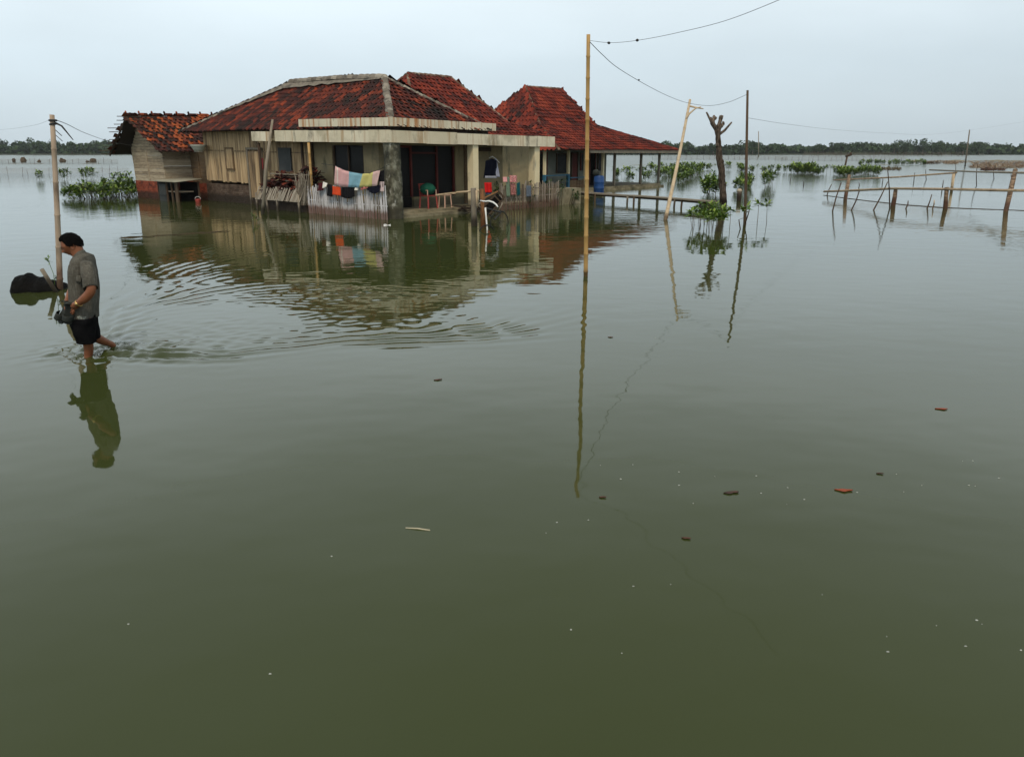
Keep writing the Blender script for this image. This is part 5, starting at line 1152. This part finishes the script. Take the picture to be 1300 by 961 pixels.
q = MB(); q.grid(lambda u, v: bo + Vector((math.cos(6.2832 * u) * (.09 + .03 * v), math.sin(6.2832 * u) * (.09 + .03 * v), -.06 + .20 * v)), 20, 4); q.build('tub', 'redp', bk_, solid=.008)
q = MB(); q.tube([bo + Vector((.12 * math.cos(math.pi * k / 8), 0, .14 + .10 * math.sin(math.pi * k / 8))) for k in range(9)], .009, 6); q.build('handle', 'whitem', bk_)
q = MB(); g0 = gp(324, 283)
for k in range(5): rosette(q, g0 + Vector((U(-.08, .08), U(-.08, .08), .05 + .05 * k)), .09, 7, 500 + k)
q.tube([g0 - Vector((0, 0, .2)), g0 + Vector((0, 0, .28))], .006, 5); tag(q.build('water_weed', 'leaf'), 'small green weed in the water in front of the leaning pole', 'weed')

# ============================================================ WADING MAN
MY = gp(113, 452).y
def mpt(px, py, dy=0): return at(px, py, MY + dy)
def skin_mesh(name, verts, edges, radii, mt, parent, sub=2, root=0, pre=0):
    me = bpy.data.meshes.new(name); org = parent.location.copy(); 
    if parent.parent: org = org + parent.parent.location
    me.from_pydata([tuple(Vector(v) - org) for v in verts], edges, []); ob = bpy.data.objects.new(name, me); S.collection.objects.link(ob)
    md = ob.modifiers.new('skin', 'SKIN'); md.use_smooth_shade = True; md.branch_smoothing = .4
    for i, r_ in enumerate(radii):
        rr = r_ if hasattr(r_, '__len__') else (r_, r_); me.skin_vertices[0].data[i].radius = rr
    me.skin_vertices[0].data[root].use_root = True
    s2 = ob.modifiers.new('sub', 'SUBSURF'); s2.levels = sub; s2.render_levels = sub
    dg = bpy.context.evaluated_depsgraph_get(); dg.update(); nm = bpy.data.meshes.new_from_object(ob.evaluated_get(dg)); ob.modifiers.clear(); ob.data = nm
    nm.materials.clear(); nm.materials.append(M[mt] if isinstance(mt, str) else mt)
    for p_ in nm.polygons: p_.use_smooth = True
    ob.parent = parent; return ob
man = thing('person', gp(113, 452), 'man wading left with bowed head in grey checked shirt and black shorts, carrying sandals', 'person')
sL, sR = -.17, .19                                     # near (left) and far (right) side offsets in depth
V = []; Ed = []; Ra = []
def nv(p, r_, par=None):
    V.append(p); Ra.append(r_)
    if par is not None: Ed.append((par, len(V) - 1))
    return len(V) - 1
pel = nv(mpt(107, 398), (.12, .11)); sp1 = nv(mpt(107, 380), (.11, .10), pel); sp2 = nv(mpt(107, 360), (.11, .10), sp1); sp3 = nv(mpt(107, 343), (.11, .10), sp2); nk = nv(mpt(103, 328), (.070, .066), sp3)
n2 = nv(mpt(98.5, 320), (.064, .064), nk); hd = nv(mpt(94.5, 312), (.078, .074), n2); h2 = nv(mpt(92, 305), (.078, .074), hd)
# near arm (his left), forearm outside the shirt, hand at the waist
a1 = nv(mpt(111, 340, -.15), .055, sp3); a2 = nv(mpt(114.5, 353, -.215), .052, a1); a3 = nv(mpt(116.5, 370, -.245), .050, a2); a4 = nv(mpt(109, 378, -.25), .050, a3); a5 = nv(mpt(99, 385.5, -.225), .034, a4); a6 = nv(mpt(95, 388.5, -.205), (.042, .030), a5); a7 = nv(mpt(92.5, 390.5, -.19), (.044, .028), a6)
# far arm
b1 = nv(mpt(104, 341, .15), .055, sp3); b2 = nv(mpt(98, 353, .20), .050, b1); b3 = nv(mpt(94, 364, .17), .046, b2); b4 = nv(mpt(90, 372, .08), .044, b3); b5 = nv(mpt(86.5, 380.5, -.01), .032, b4); b6 = nv(mpt(85, 385, -.06), (.040, .028), b5)
# front (near) leg, straight, foot under water
l1_ = nv(mpt(107, 404, -.08), .095, pel); l2 = nv(mpt(107, 418, -.08), .080, l1_); l3 = nv(mpt(110.5, 431, -.07), .055, l2); l4 = nv(mpt(113, 441, -.05), .052, l3); kz = mpt(114, 452, 0); l5 = nv(Vector((kz.x + .00, MY - .04, -.03)), .040, l4); l6 = nv(Vector((kz.x + .005, MY - .04, -.22)), .034, l5); l7 = nv(Vector((kz.x - .02, MY - .04, -.27)), .036, l6); l8 = nv(Vector((kz.x - .15, MY - .05, -.285)), (.035, .022), l7)
# rear leg trailing back to the right
r1 = nv(mpt(110, 404, .09), .090, pel); r2 = nv(mpt(113, 416, .11), .075, r1); r3 = nv(mpt(117, 426, .12), .056, r2); r4 = nv(mpt(127, 431.5, .18), .052, r3); r5 = nv(mpt(137, 435.5, .26), .036, r4); r6 = nv(mpt(142, 437, .30), .036, r5); r7 = nv(mpt(146, 442, .31), (.034, .022), r6)
body = skin_mesh('body', V, Ed, Ra, 'skin', man)
def fingers(base, d0, side, down, parent, k=1.0):
    for i, (ln, o_) in enumerate(((.072, -.030), (.080, -.010), (.076, .010), (.062, .029))):
        s0 = base + side * o_; p1 = s0 + d0 * ln * .45 * k; p2 = p1 + (d0 * .6 + down * .8).normalized() * ln * .33 * k; p3 = p2 + (down - d0 * .35).normalized() * ln * .27 * k
        skin_mesh('finger', [s0 - d0 * .03, s0, p1, p2, p3], [(0, 1), (1, 2), (2, 3), (3, 4)], [.010, .0105, .0100, .0095, .008], 'skin', parent, 1)
    t0_ = base - side * .032 - d0 * .02; skin_mesh('thumb', [t0_ - d0 * .01, t0_, t0_ + (d0 * .5 - side * .6 + down * .2).normalized() * .035, t0_ + (d0 * .9 - side * .3 + down * .5).normalized() * .06], [(0, 1), (1, 2), (2, 3)], [.012, .013, .011, .009], 'skin', parent, 1)
d0 = (mpt(89, 394, -.18) - mpt(95, 388.5, -.205)).normalized(); fingers(mpt(91.5, 391.5, -.19), d0, Vector((.15, -.25, -.95)).normalized() * -1, Vector((-.3, .6, -.7)).normalized(), body)
d1 = (mpt(83, 391, -.10) - mpt(85, 385, -.06)).normalized(); fingers(mpt(84.3, 387.5, -.075), d1, Vector((.3, -.9, 0)).normalized(), Vector((.6, -.1, -.7)).normalized(), body)
# head: one shaped surface with brow, sockets, nose, lips, chin
fwd = (mpt(78, 316) - mpt(95, 307)); fwd.y -= .055; fwd.normalize(); sid = Vector((0, 0, 1)).cross(fwd).normalized()
if sid.y > 0: sid = -sid
upv = sid.cross(fwd).normalized()
if upv.z < 0: upv = -upv
hc = mpt(91.0, 311)
def hp(f_, u_, s_): return hc + fwd * f_ + upv * u_ + sid * s_
def gs(v, c, w_): return math.exp(-((v - c) / w_) ** 2)
def hgrid(u, v):
    th = math.pi * v; ph_ = 2 * math.pi * u; x = math.sin(th) * math.cos(ph_); y = math.sin(th) * math.sin(ph_); z = math.cos(th)
    f_ = x * .094 * (1 if x > 0 else 1.06); s_ = y * .074; u_ = z * .112
    if z < 0: s_ *= 1 + .30 * z
    if x < 0 and z < 0: f_ *= 1 + .45 * z
    if x > 0:
        m_ = min(1, x * 2.5)
        f_ += m_ * (.026 * gs(z, -.24, .13) * gs(y, 0, .16) + .012 * gs(z, -.02, .2) * gs(y, 0, .13) + .010 * gs(z, -.50, .055) * gs(y, 0, .3) + .010 * gs(z, -.63, .055) * gs(y, 0, .26)
              - .005 * gs(z, -.565, .02) * gs(y, 0, .25) - .012 * gs(z, .0, .10) * (gs(y, .36, .17) + gs(y, -.36, .17)) + .006 * gs(z, .17, .08) + .012 * gs(z, -.88, .12) + .005 * gs(z, -.25, .2) * (gs(y, .5, .2) + gs(y, -.5, .2)))
    return hp(f_, u_ - .002, s_)
q = MB(); q.grid(hgrid, 64, 56); q.build('face', 'skin', body)
for sg in (-1, 1):
    q = MB()
    def earf(u, v):
        a = 6.283 * u; rr_ = v; return hp(-.012 + .017 * rr_ * math.cos(a), -.012 + .030 * rr_ * math.sin(a), sg * (.070 + .016 * rr_ - .010 * gs(rr_, .6, .25) * (1 if math.cos(a) < .5 else .3)))
    q.grid(earf, 20, 5); q.build('ear', 'skin', body, solid=.005)
    q = MB(); q.blob(hp(.080, .000, sg * .028), .008, .010, .006, 10, 8, 0); q.build('eye', 'eyeball', body)
    q = MB(); q.tube([hp(.094, .020, sg * .014), hp(.092, .024, sg * .030), hp(.078, .020, sg * .046)], [.003, .004, .002], 6); q.build('eyebrow', 'hair', body)
q = MB(); q.tube([hp(.084, -.050, .026), hp(.096, -.045, .012), hp(.099, -.043, 0), hp(.096, -.045, -.012), hp(.084, -.050, -.026)], [.002, .004, .004, .004, .002], 6); q.build('moustache', 'hair', body)
q = MB()
def hairg(u, v):
    ph_ = 2 * math.pi * u; c, s = math.cos(ph_), math.sin(ph_)
    ks = [(-1, 120), (-.6, 116), (-.25, 108), (-.05, 92), (.10, 96), (.25, 92), (.40, 66), (.6, 50), (1, 44)]
    for (c0, l0_), (c1, l1__) in zip(ks, ks[1:]):
        if c <= c1: lim_ = l0_ + (l1__ - l0_) * (c - c0) / (c1 - c0); break
    lim_ = math.radians(lim_ + 3 * math.sin(ph_ * 13) + 2.5 * math.sin(ph_ * 31)); th = lim_ * v
    x = math.sin(th) * c; y = math.sin(th) * s; z = math.cos(th)
    nn_ = noise.noise(Vector((x * 4, y * 4, z * 4 + 3))) * .06 + noise.noise(Vector((x * 13, y * 13, z * 13))) * .06 + noise.noise(Vector((x * 30, y * 30, z * 30))) * .03
    w_ = (1.045 + .035 * gs(c, .8, .4) * math.sin(math.pi * v) + nn_) * (1 - .07 * v ** 8)
    return hp(x * .099 * w_ - .002, z * .108 * w_ + .003, y * .078 * w_)
q.grid(hairg, 90, 34); q.build('hair', 'hair', body, solid=.008)
# shirt: lofted cloth with folds, open hem and sleeves
def rpos(f, b, side, phi, n_=2.25):
    F_ = mpt(*f); B_ = mpt(*b); c = (F_ + B_) / 2; ax_ = (F_ - B_) / 2; cc, ss = math.cos(phi), math.sin(phi)
    k = (abs(cc) ** n_ + abs(ss) ** n_) ** (-1 / n_); return c + ax_ * cc * k + Vector((0, side * ss * k, 0))
def loft(rings, nu, nv_, folds=0, seed=0):
    q = MB()
    def f(u, v):
        x = v * (len(rings) - 1); i = min(int(x), len(rings) - 2); t_ = x - i; t_ = t_ * t_ * (3 - 2 * t_) * .4 + t_ * .6
        p = rpos(*rings[i], 6.2832 * u).lerp(rpos(*rings[i + 1], 6.2832 * u), t_); c = rpos(*rings[i], 0).lerp(rpos(*rings[i], math.pi), .5).lerp(rpos(*rings[i + 1], 0).lerp(rpos(*rings[i + 1], math.pi), .5), t_)
        d = (p - c); d.z = 0; d.normalize()
        k = noise.noise(Vector((math.cos(6.2832 * u) * 1.6 + seed, math.sin(6.2832 * u) * 1.6, v * 3.2))) + .5 * noise.noise(Vector((math.cos(6.2832 * u) * 4 + seed, math.sin(6.2832 * u) * 4, v * 5 + u * 3)))
        return p + d * k * folds * min(1, v * 3 + .1)
    q.grid(f, nu, nv_); return q
SR = [((93.0, 330), (103.5, 318), .066), ((92.0, 332), (107.0, 320), .085), ((92.6, 337), (113.3, 324), .150), ((91.7, 344), (117.3, 332), .170), ((91.2, 354), (120.0, 344), .172), ((91.2, 366), (121.0, 359), .165), ((91.7, 378), (121.4, 375), .160), ((92.2, 390), (121.4, 389), .162), ((93.2, 402), (121.3, 404), .170)]
shirt = loft(SR, 72, 60, .018, 3).build('shirt', 'shirt', man, solid=.004)
def sleeve(ax_pts, rr_, seed):
    q = MB(); P_ = [mpt(*a) for a in ax_pts]; d = (P_[-1] - P_[0]).normalized(); x1 = d.cross(Vector((0, 1, 0))).normalized(); x2 = d.cross(x1)
    def f(u, v):
        x = v * (len(P_) - 1); i = min(int(x), len(P_) - 2); c = P_[i].lerp(P_[i + 1], x - i); r_ = rr_[i] + (rr_[i + 1] - rr_[i]) * (x - i)
        r_ *= 1 + .10 * noise.noise(Vector((math.cos(6.283 * u) * 1.5, math.sin(6.283 * u) * 1.5 + seed, v * 3))); return c + x1 * math.cos(6.283 * u) * r_ + x2 * math.sin(6.283 * u) * r_
    q.grid(f, 32, 20); return q
sleeve([(107.5, 334, -.09), (110.5, 337, -.14), (112.5, 345, -.185), (114, 355, -.215), (115, 366.5, -.235)], [.05, .064, .068, .068, .068], 1).build('sleeve', 'shirt', shirt, solid=.004)
sleeve([(102, 333, .10), (104, 337, .15), (101, 344, .19), (98, 353, .20), (95.5, 361, .18)], [.05, .064, .068, .068, .066], 5).build('sleeve', 'shirt', shirt, solid=.004)
loft([((93.5, 328.5), (104, 316.5), .060), ((92, 331), (106, 318), .078), ((90.5, 334), (108, 321.5), .092)], 40, 8, .004, 7).build('collar', 'shirt', shirt, solid=.005)
q = MB(); q.grid(lambda u, v: mpt(96.5 + 6.5 * u, 350 + 8.5 * v, -.178 - .014 * u), 4, 4); q.build('pocket', 'shirt', shirt, solid=.004)
q = MB(); q.grid(lambda u, v: rpos((93.2, 398 + 7 * v + 1.2 * math.sin(u * 9)), (120.6, 398 + 7 * v + 1.2 * math.sin(u * 9)), .170, 6.2832 * (.60 + .17 * u) + math.pi * .0) + Vector((0, .0, 0)), 16, 6); q.build('shirt_tail', 'hem', shirt, solid=.004)
# shorts
shr = loft([((97, 390), (117, 390), .130), ((96, 398), (118.5, 398), .140), ((94, 407), (119.5, 407), .150), ((94, 413), (119, 413), .15), ((98, 417), (117, 417), .10)], 48, 24, .010, 11).build('shorts', 'shorts', man)
sleeve([(105.5, 402, -.085), (105.5, 412, -.085), (107, 423, -.08), (110, 434.5, -.072)], [.118, .116, .104, .092], 2).build('shorts_leg', 'shorts', shr, solid=.004)
sleeve([(109, 402, .085), (111, 411, .10), (114, 421, .115), (117, 429, .13)], [.112, .106, .096, .085], 9).build('shorts_leg', 'shorts', shr, solid=.004)
q = MB(); wc = mpt(100.2, 384.7, -.228); wdir = (mpt(95, 388.5, -.205) - mpt(105, 381, -.24)).normalized(); wx = wdir.cross(Vector((0, 1, 0))).normalized(); wy = wdir.cross(wx)
if wy.y > 0: wy = -wy
ring(q, wc, .034, wx, wy, .007, 16); q.blob(wc + wy * .036, .017, .008, .017, 10, 6, 0); q.build('wristwatch', 'gold', body)
# sandals held in his hands
sn = thing('sandals', mpt(84, 396), 'pair of dark rubber sandals held in the wading man hands', 'sandals')
def sole(c, d, nrm_, ln, wd_, par):
    d = d.normalized(); nrm_ = (nrm_ - d * nrm_.dot(d)).normalized(); x = d.cross(nrm_); q = MB()
    out_ = [(-.5, .30), (-.42, .42), (-.2, .36), (0, .34), (.2, .46), (.38, .46), (.48, .28), (.5, 0)]
    loop = [(a, b) for a, b in out_] + [(a, -b) for a, b in out_[-2::-1]]
    vs = [c + d * a * ln + x * b * wd_ + nrm_ * s_ for s_ in (.011, -.011) for a, b in loop]; k = len(loop)
    q.add(vs, [tuple(range(k)), tuple(range(2 * k - 1, k - 1, -1))] + [((i + 1) % k, i, k + i, k + (i + 1) % k) for i in range(k)]); o = q.build('sole', 'rubber', par)
    q = MB()
    q.grid(lambda u, v: c + d * ln * (.02 + .26 * v + .05 * math.sin(math.pi * u)) + x * wd_ * .47 * math.cos(math.pi * u) + nrm_ * (.012 + .055 * math.sin(math.pi * u)), 12, 4)
    q.build('strap', 'rubber', o, solid=.006); q = MB()
    q.grid(lambda u, v: c + d * ln * (-.40 - .10 * math.sin(math.pi * u)) + x * wd_ * .40 * math.cos(math.pi * u) + nrm_ * (.012 + .035 * v + .01 * math.sin(math.pi * u)), 10, 2)
    q.build('heel_strap', 'rubber', o, solid=.006)
sole(mpt(81.5, 397, -.12), mpt(76, 409) - mpt(86, 386), Vector((-.45, -.8, .2)), .25, .10, sn)
sole(mpt(87.5, 398, -.19), mpt(86.5, 410) - mpt(88.5, 388), Vector((.3, -.9, .1)), .23, .10, sn)
# ============================================================ HAZE
q = MB(); q.hexa([Vector((x, y, z)) for z in (-3, 16) for x, y in ((-1260, -120), (1260, -120), (1260, 760), (-1260, 760))])
hm_ = bpy.data.materials.new('haze_air'); hm_.use_nodes = True; t = hm_.node_tree; t.nodes.remove(t.nodes['Principled BSDF'])
pv = t.nodes.new('ShaderNodeVolumePrincipled'); pv.inputs['Density'].default_value = .0002; pv.inputs['Color'].default_value = (.88, .93, .96, 1); pv.inputs['Anisotropy'].default_value = .2
t.links.new(pv.outputs[0], t.nodes['Material Output'].inputs['Volume']); tag(q.build('haze', hm_), kind='stuff')
